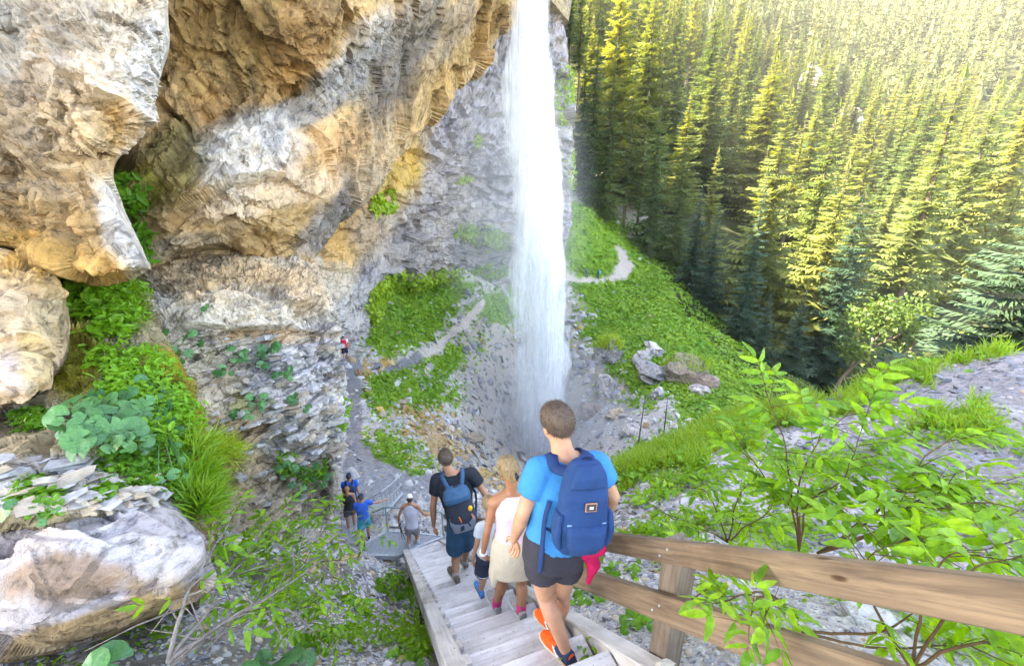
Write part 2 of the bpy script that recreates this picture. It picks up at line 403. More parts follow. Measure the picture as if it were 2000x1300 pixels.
nn = fbm(fv/30, 4, 8)[:, None]
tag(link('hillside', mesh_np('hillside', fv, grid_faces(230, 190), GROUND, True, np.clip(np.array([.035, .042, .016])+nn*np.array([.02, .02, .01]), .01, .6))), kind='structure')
lap('10_terrain')
# ================================================================== the cliffs
def catmull(A, n):
    """A (k, ...) -> (n, ...) through the points along axis 0"""
    k = A.shape[0]; t = np.linspace(0, k-1, n); i = np.clip(np.floor(t).astype(int), 0, k-2); f = (t-i).reshape((-1,)+(1,)*(A.ndim-1))
    E = np.concatenate([(2*A[:1]-A[1:2]), A, (2*A[-1:]-A[-2:-1])], 0)
    p0, p1, p2, p3 = E[i], E[i+1], E[i+2], E[i+3]
    return 0.5*((2*p1)+(-p0+p2)*f+(2*p0-5*p1+4*p2-p3)*f*f+(-p0+3*p1-3*p2+p3)*f**3)
def grid_normals(V):
    a = np.gradient(V, axis=0); b = np.gradient(V, axis=1); n = np.cross(a, b); l = np.linalg.norm(n, axis=-1, keepdims=True)
    return n/np.maximum(l, 1e-9)
def paint(V, base, blobs, seed=0, warp=22):
    px, py, t = proj(V); q = np.stack([px, py, px*0], -1)
    px = px + warp*fbm(q/60, 4, 60+seed); py = py + warp*fbm(q/60+50, 4, 61+seed)
    c = np.broadcast_to(np.array(base, float), V.shape).copy()
    for (bx, by, rx, ry, ang, col, wt) in blobs:
        ca, sa = math.cos(R(ang)), math.sin(R(ang)); dx, dy = px-bx, py-by
        d = ((dx*ca+dy*sa)/rx)**2+((-dx*sa+dy*ca)/ry)**2
        w = (wt*np.clip(1.6-d, 0, 1))[..., None]
        c = c*(1-w)+np.array(col)*w
    lum = c.mean(-1, keepdims=True); c = lum+(c-lum)*1.2
    return c
def rock_patch(name, ctrl, nu, nv, disp, base, blobs, mat, back, seed=0, smooth=False, warp=22, parent=None):
    """ctrl: rows of (px, py, t); a closed rock mass whose seen face passes through these points"""
    C = np.array([[P(*q) if not isinstance(q, np.ndarray) else q for q in row] for row in ctrl])
    V = catmull(np.swapaxes(catmull(C, nu), 0, 1), nv); V = np.swapaxes(V, 0, 1)
    N = grid_normals(V)
    s = np.sign((N*(-V)).sum(-1).mean()); N = N*s
    gz_ = np.abs((N*V).sum(-1))/np.linalg.norm(V, axis=-1); GRAZE[0] = np.clip(.14+.86*(gz_-.08)/.26, .14, 1)
    iu, iv = np.arange(nu), np.arange(nv); bf = np.minimum(np.minimum(iu, nu-1-iu)[:, None]/14, np.minimum(iv, nv-1-iv)[None]/14); bf = np.clip(bf, 0, 1)
    V2 = V + N*(disp(V)*bf)[..., None]
    col = paint(V2, base, blobs, seed, warp)
    nvv = nu*nv; vs = V2.reshape(-1, 3); fs = grid_faces(nu, nv)
    ring = np.concatenate([np.arange(nv), np.arange(1, nu)*nv+nv-1, (nu-1)*nv+np.arange(nv-2, -1, -1), np.arange(nu-2, 0, -1)*nv])
    bk = vs[ring] + np.array(back); cen = bk.mean(0)[None] + np.array(back)*0.3
    m = len(ring); rb = nvv+np.arange(m); nx = np.roll(np.arange(m), -1)
    sk = np.stack([ring, ring[nx], rb[nx], rb], -1); cap = np.stack([rb, rb[nx], np.full(m, nvv+m)], -1)
    if s > 0: pass
    allv = np.concatenate([vs, bk, cen]); cc = col.reshape(-1, 3); cc = np.concatenate([cc, cc[ring], cc.mean(0)[None]])
    o = link(name, mesh_np(name, allv, [fs, sk, cap], mat, smooth, np.clip(cc, .02, .85)), parent)
    return o, V2
GRAZE = [None]          # 0 where a face turns away under an overhang: those undersides stay smooth
def rough(k1=.06, s1=1.2, k2=.03, s2=3.5, k3=.012, s3=9, an=(1, 1, 1), seed=0, per_t=True, edge=False, cap=99):
    A = np.array(an)
    def f(V):
        t = proj(V)[2] if per_t else 1.0
        q = V*A; w = q + 0.25*np.stack([fbm(q*1.1, 3, 90), fbm(q*1.1+9, 3, 91), fbm(q*1.1+19, 3, 92)], -1)
        w2 = w+.30*np.stack([fbm(q*s2*1.7, 3, 95), fbm(q*s2*1.7+9, 3, 96), fbm(q*s2*1.7+19, 3, 97)], -1)/s2
        fa = k2*facet(w2*s2, seed+11, 1.5)
        big = np.clip(vnoise(q*s1*.7+5, seed+3)*1.6+.55, 0, 1)          # some parts stay smooth, some are shattered
        fb = .55*k2*facet(w2*s2*2.3, seed+17, 1.5)*big+.25*k2*facet(w2*s2*5.1, seed+19, 1.5)*big
        cr = -.6*k2*np.exp(-(crackd(w*s1*1.3, seed+23)/.05)**2)-.35*k2*np.exp(-(crackd(w2*s2*.9, seed+29)/.06)**2)*big
        fade = np.ones(V.shape[:2]); nv_ = V.shape[1]; fade = fade*(1-.93*np.clip((np.arange(nv_)/nv_-.74)/.10, 0, 1))[None] if edge == 'hi' else (fade*(1-.9*np.clip((.16-np.arange(nv_)/nv_)/.08, 0, 1))[None] if edge == 'lo' else fade)
        tc = np.minimum(t, cap)
        m_ = GRAZE[0] if GRAZE[0] is not None and GRAZE[0].shape == V.shape[:2] else 1.0
        return fade*(t*k1*facet(w*s1, seed)*(.35+.65*m_)+tc*m_*(fa+fb+cr+k3*ridged(w*s3, 4, seed+5))+t*0.4*k1*fbm(q*0.5, 3, seed+7))
    return f
TAN = (.54, .38, .23); WHITE = (.60, .57, .54); BROWN = (.33, .22, .12); OCHRE = (.52, .29, .08); DARK = (.15, .14, .14); GREY = (.42, .41, .42); PALE = (.60, .46, .32); MOSSC = (.20, .20, .04); ROSE = (.42, .29, .22)
HI = [np.array(p) for p in ((-16., 3, 30), (-14., 6, 30), (-12., 9, 30))]
# the buttress hanging over the left edge
b1 = [[(-420,-260,5.6),(-150,-260,6),(20,-250,6.4),(150,-250,6.6),(290,-250,7),(338,-250,8.4),(325,-250,11)],
      [(-420,0,5),(-150,0,5.2),(20,0,5.5),(150,0,5.5),(270,0,5.9),(327,0,7.2),(315,0,10)],
      [(-420,80,4.8),(-150,80,5),(20,80,5.6),(90,80,5.2),(260,80,5.6),(330,85,6.9),(318,85,10)],
      [(-420,170,4.5),(-150,170,4.7),(0,170,5.2),(110,170,4.95),(240,160,5.3),(312,155,6.5),(300,155,10)],
      [(-420,260,4.2),(-150,270,4.4),(0,270,4.9),(110,250,5.0),(200,250,5.0),(285,245,6.1),(272,245,10)],
      [(-420,330,4.2),(-150,330,4.4),(0,330,4.8),(90,320,5.0),(160,320,5.0),(222,322,5.7),(212,325,10)],
      [(-420,400,4.3),(-150,400,4.5),(0,390,4.8),(110,390,4.8),(165,390,4.75),(238,400,5.5),(225,400,10)],
      [(-420,450,4.5),(-150,450,4.7),(0,440,5.0),(110,450,4.9),(190,460,4.7),(268,465,5.3),(255,465,10)],
      [(-420,485,4.9),(-150,480,5.0),(0,486,5.2),(100,520,5.1),(205,542,4.75),(292,525,5.2),(280,525,10)],
      [(-420,495,8),(-150,490,8),(0,492,8),(100,522,8),(200,540,8),(285,520,8.5),(278,520,10.5)]]
b1[-1] = [(a[0]-4, a[1]-16, b[2]) for a, b in zip(b1[-2], b1[-1])]
rock1, RV1 = rock_patch('cliff_buttress', b1, 300, 260, rough(.030, .8, .016, 2.2, .0035, 5, seed=1, edge='hi'), TAN,
  [(200,80,150,120,20,WHITE,.55),(290,150,40,200,12,WHITE,.75),(60,120,70,160,-10,(.33,.29,.26),.6),(30,330,130,110,0,(.38,.29,.21),.6),(60,440,180,60,10,BROWN,.75),(90,500,170,40,12,OCHRE,.45),
   (235,440,40,110,-20,WHITE,.8),(230,240,50,40,20,OCHRE,.5),(150,250,60,90,-20,PALE,.6),(15,60,40,90,0,WHITE,.6),(130,40,60,50,30,DARK,.25)], ROCK_NEAR, (-6, 3, 2.0), 1)
tag(rock1, kind='structure')
# the great overhanging roof out to the lip of the fall
cols = [[(278,540,11),(280,530,8.4),(268,430,8.5),(252,340,8.9),(285,200,9.2),(325,0,9.2),(340,-250,9)],
 [(350,500,12),(352,498,8.6),(330,430,8.2),(330,340,8.9),(340,250,9.6),(370,0,9.2),(380,-250,9)],
 [(425,492,13),(425,488,9.4),(410,430,8.3),(395,330,8.7),(395,235,9.8),(430,0,9),(440,-250,8.6)],
 [(505,505,14),(505,502,10.2),(515,420,8.9),(492,320,9.0),(505,195,10.2),(535,0,9),(540,-250,8.4)],
 [(592,520,15),(592,517,11.6),(605,420,10.2),(600,310,9.9),(600,165,11.0),(630,0,9.6),(640,-250,9)],
 [(652,455,18),(652,450,13.2),(650,380,11.9),(650,270,11.6),(655,140,12.0),(690,0,10.8),(700,-250,10)],
 [(702,398,21),(702,393,15.6),(700,340,14.0),(700,240,13.6),(705,130,13.6),(745,0,12.6),(760,-250,11.6)],
 [(746,348,25),(746,344,18.6),(750,290,16.8),(752,215,16.2),(760,110,15.8),(800,0,14.8),(810,-250,13.6)],
 [(806,288,29),(806,284,22.6),(810,235,20.6),(815,170,19.8),(825,90,19.2),(855,0,18),(865,-250,17)],
 [(881,202,35),(881,197,28),(882,160,26.4),(886,115,25.2),(895,60,24.4),(915,0,23.6),(925,-250,22)],
 [(961,106,40),(961,102,33.5),(957,78,32),(957,48,31),(962,18,30.4),(972,-30,29.6),(985,-250,28)],
 [(1013,5,45),(1013,0,38.5),(1006,-15,37),(1001,-32,36),(1006,-55,35),(1010,-90,34.5),(1015,-250,33)],
 [(1035,-60,48),(1035,-66,42),(1030,-80,41),(1028,-100,40),(1030,-130,39.5),(1035,-160,39),(1035,-280,38)]]
cols = [[(c[1][0]-5, c[1][1]-18, c[0][2])]+c[1:] for c in cols]          # the mass turns away behind its lip
roof, RV2 = rock_patch('cliff_overhang', cols, 370, 300, rough(.030, .32, .015, .9, .0035, 2.2, an=(1.1, .8, .75), seed=4, edge='lo', cap=11), (.54,.39,.24),
  [(470,100,140,160,8,(.36,.24,.12),.9),(400,60,70,120,0,(.40,.28,.15),.7),(590,60,60,120,25,(.42,.26,.14),.75),(430,215,120,40,-8,(.36,.24,.14),.6),(640,180,190,35,-38,DARK,.8),(560,235,190,26,-22,(.33,.30,.27),.75),
   (700,110,100,40,-55,GREY,.75),(800,80,40,150,25,(.24,.23,.23),.75),(760,190,40,130,30,DARK,.5),(620,320,110,60,-25,(.48,.31,.18),.8),(480,300,110,70,-15,WHITE,.75),(560,380,170,40,-10,(.58,.46,.36),.7),(330,330,60,90,20,(.19,.16,.07),.85),
   (280,370,40,50,0,MOSSC,.6),(560,455,190,40,-14,(.36,.25,.14),.85),(690,385,90,35,-40,DARK,.85),(640,455,70,30,-40,(.22,.21,.21),.8),(840,210,90,28,-42,(.45,.31,.17),.7),(900,100,120,40,-50,(.42,.29,.15),.85),
   (930,20,70,50,-30,(.40,.26,.13),.7),(745,300,40,110,25,(.52,.40,.28),.6),(350,480,100,24,-10,(.33,.29,.23),.7),(880,60,30,90,30,(.28,.26,.25),.5)], ROCK_MID, (-9, 7, 4), 4)
tag(roof, kind='structure')
# the plateau above, out of the picture: it keeps the sun off the gorge
def solid(name, base_pts, top_pts, mat, col):
    b = np.array(base_pts, float); t = np.array(top_pts, float); n = len(b)
    v = np.concatenate([b, t]); i = np.arange(n); j = np.roll(i, -1)
    return link(name, mesh_np(name, v, [np.stack([i, j, j+n, i+n], -1), np.array([list(range(n))[::-1]]), np.array([list(range(n, 2*n))])], mat, False, np.full((2*n, 3), col)))
pl = [(-5.6,-8,0),(-4.6,2,0),(-5.0,10.5,0),(-4.3,15,0),(-3.6,24,0),(-1.2,36,0),(1.5,45,0),(3.5,58,0),(9,70,0),(4,84,0),(-12,82,0),(-40,60,0),(-45,0,0),(-30,-14,0)]
def plz(q, top):
    base = {0:6.5,1:6.0,2:6.3,3:8.5,4:13,5:19.5,6:23.5,7:23,8:24}
    return base
pb = []
for k, q in enumerate(pl):
    pb.append((q[0], q[1], {0:5.5,1:5.5,2:6.0,3:8.2,4:12.4,5:19.5,6:24,7:26,8:30}.get(k, 20)))
pt = [(q[0]-1.0, q[1], 29 if k < 4 else (23.5 if k < 9 else 22)) for k, q in enumerate(pl)]
tag(solid('cliff_plateau', pb, pt, ROCK_MID, (.42,.33,.24)), kind='structure')
# the back wall of the amphitheatre
bw = [[(600,740,26),(600,600,22),(590,500,22),(580,400,22),(580,200,24),(580,-100,26)],
 [(668,705,29),(668,600,25.5),(660,500,25),(650,420,25),(650,250,27),(650,-100,30)],
 [(715,660,34),(715,585,32),(722,500,31),(735,410,30),(742,250,33),(750,-100,36)],
 [(762,570,42),(770,520,39.5),(780,450,37.5),(790,370,36.5),(800,250,38.5),(810,-100,42)],
 [(860,560,51),(860,515,47),(860,450,45.5),(862,370,44.5),(870,250,45),(880,-100,48)],
 [(940,565,57),(940,515,54),(940,450,52.5),(942,370,51),(946,250,51),(950,-100,52)],
 [(1020,575,62),(1020,505,59),(1020,440,57.5),(1020,360,56),(1020,240,55),(1020,-100,53)],
 [(1085,530,67),(1085,450,63.5),(1088,390,62),(1090,320,60.5),(1092,200,59),(1080,-100,56)],
 [(1112,450,71),(1112,410,68),(1118,350,66),(1116,270,64.5),(1110,150,63),(1082,-100,58)],
 [(1108,440,80),(1108,405,78),(1112,350,76),(1110,270,75),(1104,150,74),(1078,-100,70)]]
wall, RV3 = rock_patch('cliff_back_wall', bw, 300, 240, rough(.014, .16, .008, .42, .0022, .9, an=(.7, .7, 2.0), seed=8), (.40,.37,.385),
  [(770,330,60,90,15,(.60,.42,.17),.95),(690,450,70,60,10,(.46,.29,.13),.95),(640,530,60,50,0,(.54,.36,.18),.9),(860,170,30,120,25,(.52,.38,.2),.7),(800,430,120,60,-25,(.46,.41,.38),.5),(660,590,60,60,30,WHITE,.6),(930,230,120,120,0,(.35,.335,.37),.6),
   (900,500,130,30,-8,(.36,.33,.33),.6),(1105,250,30,160,0,(.37,.36,.36),.6)], ROCK_FAR, (-8, 14, 0), 8)
tag(wall, kind='structure')
# the shale pillar and the rubble slab that sits on it
pil = [[(230,515,12),(300,478,11.8),(420,452,12.4),(520,460,13),(592,480,13.5),(630,505,14),(620,510,15.5)],
 [(230,560,9),(300,520,8.6),(420,500,8.8),(520,508,9.4),(592,522,10.2),(630,540,11),(620,545,14)],
 [(230,600,8.0),(300,580,7.4),(420,570,7.7),(520,575,8.3),(600,580,9.2),(645,585,10.4),(635,590,14)],
 [(230,640,7.2),(310,630,6.8),(420,630,7.2),(520,632,7.9),(610,640,8.9),(660,640,10.0),(650,640,14)],
 [(240,700,6.8),(330,700,6.6),(430,700,7.2),(530,700,7.8),(610,700,8.6),(668,700,9.7),(655,700,14)],
 [(260,780,6.6),(370,780,6.6),(450,780,7.0),(540,780,7.6),(620,780,8.2),(672,780,9.3),(660,780,14)],
 [(280,860,6.3),(380,860,6.3),(460,860,6.8),(550,860,7.5),(622,860,8.1),(660,865,9.0),(648,865,14)],
 [(290,930,6.0),(390,930,6.1),(470,930,6.7),(555,930,7.6),(632,930,8.4),(660,940,9.3),(648,940,14)],
 [(300,1000,5.6),(400,1000,5.8),(480,1000,6.6),(560,1000,7.6),(618,1000,8.4),(650,1010,9.4),(640,1010,14)],
 [(310,1080,5.0),(420,1080,5.4),(490,1080,6.3),(570,1080,7.2),(615,1070,8.2),(645,1060,9.6),(635,1060,14)]]
def pil_disp(V):
    px, py, t = proj(V)
    base = rough(.012, .9, .009, 2.4, .002, 7, an=(.8, .8, 1.8), seed=12)(V)
    z = V[..., 2] + 0.12*fbm(V*0.8, 3, 77) + .10*V[..., 0]
    st = facet(np.stack([V[..., 0]*1.2, V[..., 1]*1.2, z*6.5], -1), 33, .3)
    k = np.clip((py-640)/30, 0, 1)
    led = 0.30*np.clip((py-560)/60, 0, 1)*np.clip((648-py)/6, 0, 1)*np.clip((px-330)/60, 0, 1)*np.clip((600-px)/40, 0, 1)
    return base + GRAZE[0]*(k*0.085*st + led + (1-k)*0.045*facet(V*4, 35))
pillar, RV5 = rock_patch('cliff_shale_pillar', pil, 290, 250, pil_disp, (.50,.45,.39),
  [(440,540,150,50,4,(.42,.28,.15),.7),(500,600,130,40,0,(.60,.52,.43),.75),(600,560,40,60,0,(.55,.40,.27),.6),(590,750,110,110,0,(.50,.48,.50),.75),(430,760,70,60,0,(.45,.37,.28),.6),(560,860,110,40,0,(.30,.28,.23),.7),(450,840,90,30,0,(.30,.20,.11),.7),
   (470,920,60,50,0,(.42,.30,.16),.6),(430,900,50,60,0,(.22,.20,.05),.75),(560,960,120,60,0,(.32,.25,.17),.6),(665,800,18,200,0,(.55,.50,.44),.7),(470,1030,90,50,0,(.20,.16,.10),.7),(530,655,110,14,-4,(.35,.22,.11),.7),(520,800,30,20,0,(.12,.13,.03),.7),(470,790,25,25,0,MOSSC,.6)], ROCK_NEAR, (-5, 3, 0), 12, warp=14)
tag(pillar, kind='structure')
# low rock face at the left edge, under the buttress
lf = [[(-250,470,5.2),(-80,478,5.0),(0,484,4.9),(50,500,5.0),(100,520,5.3),(90,520,7.5)],
 [(-250,540,4.5),(-80,540,4.4),(0,540,4.35),(60,550,4.5),(112,570,5.0),(100,570,7.5)],
 [(-250,620,4.2),(-80,620,4.1),(0,620,4.1),(60,630,4.25),(118,650,4.9),(105,650,7.5)],
 [(-250,700,4.0),(-80,700,3.95),(0,700,3.95),(55,700,4.05),(108,710,4.7),(98,710,7.5)],
 [(-250,760,4.0),(-80,765,3.9),(0,772,3.85),(40,762,4.0),(80,745,4.6),(75,745,7.5)],
 [(-250,775,5.6),(-80,780,5.6),(0,785,5.6),(40,775,5.6),(75,752,5.8),(70,750,7.5)]]
face, RV6 = rock_patch('cliff_low_face', lf, 150, 110, rough(.026, 1.1, .010, 3.0, .003, 8, an=(1, 1, .7), seed=15), (.52,.39,.28),
  [(70,530,80,40,20,OCHRE,.8),(20,600,60,80,0,PALE,.5),(20,730,70,40,0,(.50,.42,.40),.7),(70,700,40,60,0,(.58,.43,.22),.6),(100,600,30,60,0,(.40,.34,.24),.6)], ROCK_NEAR, (-4, 2, 0), 15)
tag(face, kind='structure')
# the mossy bank under it, with the shelf of flakes
bk = [[(-150,775,5.6),(0,790,5.3),(80,760,5.0),(100,600,5.6),(150,540,6.2),(240,540,7.2),(300,560,8.0),(310,600,9.0)],
 [(-150,800,4.8),(0,812,4.7),(90,790,4.6),(130,700,4.9),(190,640,5.5),(260,620,6.2),(310,640,6.8),(330,640,8.5)],
 [(-150,840,4.2),(0,845,4.1),(90,840,4.1),(170,790,4.4),(240,740,4.9),(300,700,5.4),(360,730,5.8),(370,730,8)],
 [(-150,880,3.75),(0,885,3.7),(90,880,3.7),(190,850,4.0),(270,810,4.4),(340,790,4.8),(385,810,5.2),(400,805,8)],
 [(-150,925,3.4),(0,930,3.35),(90,925,3.4),(190,910,3.6),(280,890,3.9),(350,880,4.2),(398,890,4.6),(410,890,8)],
 [(-150,975,3.1),(0,975,3.1),(90,975,3.1),(190,965,3.25),(280,955,3.5),(360,950,3.8),(408,960,4.2),(420,960,8)],
 [(-150,1005,3.0),(0,1005,3.0),(90,1000,3.0),(190,992,3.1),(280,990,3.3),(360,1000,3.6),(412,1010,4.1),(422,1010,8)],
 [(-150,1100,3.5),(0,1100,3.5),(90,1100,3.5),(190,1100,3.6),(280,1100,3.7),(365,1100,3.8),(405,1090,4.1),(418,1090,8)],
 [(-150,1230,3.9),(0,1230,3.9),(90,1230,3.9),(190,1230,3.9),(280,1220,4.0),(350,1200,4.1),(395,1180,4.3),(410,1180,8)]]
bank, RV7 = rock_patch('mossy_bank', bk, 200, 170, rough(.020, 1.4, .010, 3.6, .003, 9, seed=19), (.30,.25,.17),
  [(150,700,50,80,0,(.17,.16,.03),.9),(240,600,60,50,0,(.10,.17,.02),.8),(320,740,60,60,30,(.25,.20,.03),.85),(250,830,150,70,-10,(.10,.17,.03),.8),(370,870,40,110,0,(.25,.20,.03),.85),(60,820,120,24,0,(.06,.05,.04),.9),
   (80,870,110,40,0,(.34,.26,.17),.8),(100,950,180,50,0,(.52,.49,.46),.85),(390,1050,30,90,0,(.45,.35,.22),.8),(200,1150,200,60,0,(.2,.15,.1),.7)], ROCK_NEAR, (-3.5, 2, -.5), 19, warp=10)
tag(bank, kind='structure')
lap('20_cliff')
# ================================================================== stairs
def m_wood(name, a, b, sc=1.0, speck=0.0, axis=0, rough=0.75):
    n = NT(name); p = n.n('ShaderNodeTexCoord').outputs['Object']; r = n.rnd()
    sv = [20*sc, 20*sc, 20*sc]; sv[axis] = 1.1*sc
    off = n.n('ShaderNodeVectorMath', operation='ADD'); n.set(off.inputs[0], p)
    cb = n.n('ShaderNodeCombineXYZ'); 
    for k in range(3): n.set(cb.inputs[k], n.math('MULTIPLY', r, 13.0+k*7))
    n.set(off.inputs[1], cb.outputs[0]); p2 = off.outputs[0]
    g = n.noise(n.mapping(p2, tuple(sv)), 1.0, 5, 0.62, 1.6)
    f = n.noise(n.mapping(p2, tuple(x*5 for x in sv)), 1.0, 3, 0.7)
    col = n.mix(n.ramp(n.math('ADD', g, n.math('MULTIPLY', n.math('SUBTRACT', f, .5), .35)), [(0.3, 0.0), (0.68, 1.0)]), a, b)
    blot = n.noise(p2, 2.6*sc, 4, 0.6)
    col = n.mix(1.0, col, n.ramp(blot, [(0.28, (.58, .54, .50)), (0.5, (.95, .95, .95)), (0.75, (1.1, 1.1, 1.1))]), 'MULTIPLY')
    # knots
    kv = n.voro(n.mapping(p2, tuple(2.6 if k == axis else 7.5 for k in range(3))), 1.0, 'F1', 0)
    col = n.mix(1.0, col, n.ramp(kv, [(0.0, (.22, .15, .11)), (0.05, (.4, .32, .27)), (0.085, (1, 1, 1))]), 'MULTIPLY')
    if speck:
        sp = n.noise(p2, 55, 2, 0.5); sp2 = n.noise(p2, 150, 1, 0.5)
        col = n.mix(1.0, col, n.ramp(sp, [(0.27, 1-speck), (0.33, 1.0)]), 'MULTIPLY')
        col = n.mix(1.0, col, n.ramp(sp2, [(0.24, 1-speck), (0.3, 1.0)]), 'MULTIPLY')
    hh_ = n.math('ADD', g, n.math('MULTIPLY', f, .4))
    return n.done(n.bsdf(col, rough, n.bump(hh_, 0.35, 0.01), 0.25))
W_TREAD = m_wood('weathered_tread', (.52, .49, .49), (.74, .71, .71), 1.0, 0.6, 0)
W_RAIL = m_wood('oiled_rail', (.10, .07, .05), (.25, .175, .115), 1.0, 0, 1, 0.55)
W_POST = m_wood('grey_post', (.10, .075, .055), (.23, .18, .14), 1.0, 0, 2)
W_STR = m_wood('grey_stringer', (.46, .43, .41), (.66, .62, .59), 1.0, 0.3, 1)
HH = np.array([-0.34127, 0.93996]); LL = np.array([0.93996, 0.34127]); H0 = 1.37; TS = 0.8034; RUN = 0.276; RISE = RUN*TS
def S(D, L, z): return Vector((HH[0]*D+LL[0]*L, HH[1]*D+LL[1]*L, z))
def nose(D): return -(H0+TS*D)
STAIR_ROT = math.atan2(-HH[0], HH[1])          # local y runs down the flight, local x across it
def noz(k): return 1.783+RUN*k
stairs = empty('wooden_staircase', S(8.6, .8, nose(8.6)), 0)
tag(stairs, 'steep flight of pale weathered wooden steps descending to a metal platform', 'staircase')
inv = stairs.matrix_basis.inverted()
def stair_part(name, mat, cD, cL, cz, size, pitch=0.0, bev=0.006, roll=0.0, parent=None, yaw=0.0):
    mb = MB().box((0, 0, 0), size, None, bev); o = mb.build(name, mat, parent or stairs)
    M = Matrix.Translation(S(cD, cL, cz)) @ Matrix.Rotation(STAIR_ROT+yaw, 4, 'Z') @ Matrix.Rotation(-pitch, 4, 'X') @ Matrix.Rotation(roll, 4, 'Y')
    o.matrix_basis = Matrix.Translation(-Vector((parent or stairs).location)) @ M
    return o
SLOPE = math.atan(TS); CS = math.cos(SLOPE)
for k in range(-6, 26):
    D = noz(k); z = nose(D); w = .79+random.uniform(-.012, .012)
    stair_part('tread', W_TREAD, D-.143, .765+random.uniform(-.006, .006), z-.0225, (w, .286, .045), 0, .005, random.uniform(-.006, .006), yaw=random.uniform(-.006, .006))
D0, D1 = -.3, 8.75
ln = (D1-D0)/CS
for L, nm in ((.325, 'stringer'), (1.235, 'stringer')):
    stair_part(nm, W_STR, (D0+D1)/2, L, nose((D0+D1)/2)-.105/CS+.012, (.125, ln, .21), SLOPE, .006)
# saw-tooth cleats on the left stringer
for k in range(-3, 25):
    stair_part('cleat', W_STR, noz(k)-.06, .40, nose(noz(k)-.06)+.012-.022, (.05, .16+random.uniform(0, .05), .03), SLOPE+random.uniform(-.03, .03), .003)
# props under the flight
for D in (2.6, 5.0, 7.4):
    for L in (.34, 1.22):
        q = S(D, L, 0); gz = float(ground_z(q.x, q.y)); top = nose(D)-.27
        gz = min(gz-.15, top-.3)
        stair_part('prop', W_POST, D, L, (top+gz)/2, (.09, .09, top-gz), 0, .004)
# railing on the right
BOLTS = []
rail = empty('wooden_railing', S(1.28, 1.33, nose(1.28))); tag(rail, 'brown wooden railing with two broad boards beside the steps', 'railing')
def rail_h(px, py, L):
    r = ray(px, py); t = L/(r[0]*LL[0]+r[1]*LL[1]); q = r*t; return q[2]-nose(q[0]*HH[0]+q[1]*HH[1])
LI = 1.262
hs = [np.mean([rail_h(*a, LI), rail_h(*b, LI)]) for a, b in (((1192,1041),(2000,1143.5)), ((1180,1075),(2000,1248)), ((1180,1128),(1721,1293)), ((1180,1171),(1479,1293)))]
print('rail heights', hs)
for nm, ht, hb in (('top_rail', hs[0], hs[1]), ('lower_rail', hs[2], hs[3])):
    Da, Db = -.45, 8.3
    stair_part(nm, W_RAIL, (Da+Db)/2, LI+.024, nose((Da+Db)/2)+(ht+hb)/2, (.048, (Db-Da)/CS, (ht-hb)*CS), SLOPE, .006, parent=rail)
for D in (-.75, 1.28, 3.35, 5.4, 7.5):
    zt = nose(D)+hs[0]-.05; zb = nose(D)-.25
    stair_part('post', W_POST, D, LI+.048+.058, (zt+zb)/2, (.115, .125, zt-zb), 0, .006, parent=rail)
for D in (-.75, 1.28, 3.35, 5.4, 7.5):
    for hgt in ((hs[0]+hs[1])/2, (hs[2]+hs[3])/2):
        for dd, dz in ((-.022, .022), (.022, -.022)):
            o = MB().tube([(-.004, 0, 0), (.003, 0, 0)], [.006, .005], 8).build('bolt', W_POST if 0 else None, rail); o.location = S(D+dd, LI-.003, nose(D+dd)+hgt+dz)-Vector(rail.location); o.rotation_euler = (0, 0, STAIR_ROT); o.data.materials.clear(); BOLTS.append(o)
# pebble on the stringer by the post
def stone_mesh(name, size, seed, sub=2, flat=1.0, col=(.4, .36, .32), mat=None):
    bm = bmesh.new(); bmesh.ops.create_icosphere(bm, subdivisions=sub, radius=1.0)
    v = np.array([x.co[:] for x in bm.verts]); f = np.array([[x.index for x in fc.verts] for fc in bm.faces]); bm.free()
    k = 1+.38*facet(v*1.15+seed*3.1, seed, .8)+.10*fbm(v*2.5, 3, seed)
    v = v*k[:, None]*np.array(size); v[:, 2] *= flat
    c = np.clip(np.array(col)+.10*fbm(v/max(size)*2.5, 3, seed)[:, None], .02, .9)
    return mesh_np(name, v, f, mat or STONE, False, np.broadcast_to(c, v.shape))
def sit(px, py, lift=0.0):
    q = ground_pt(px, py); return Vector((q[0], q[1], q[2]+lift))
o = link('pebble', stone_mesh('pebble', (.05, .024, .02), 3, 2, 1, (.5, .45, .38)), loc=S(1.28-.13, 1.25, nose(1.15)+.04), rot=(R(-20), 0, R(10)))
tag(o, 'small pale oval pebble lying on the stringer beside the railing post', 'pebble')
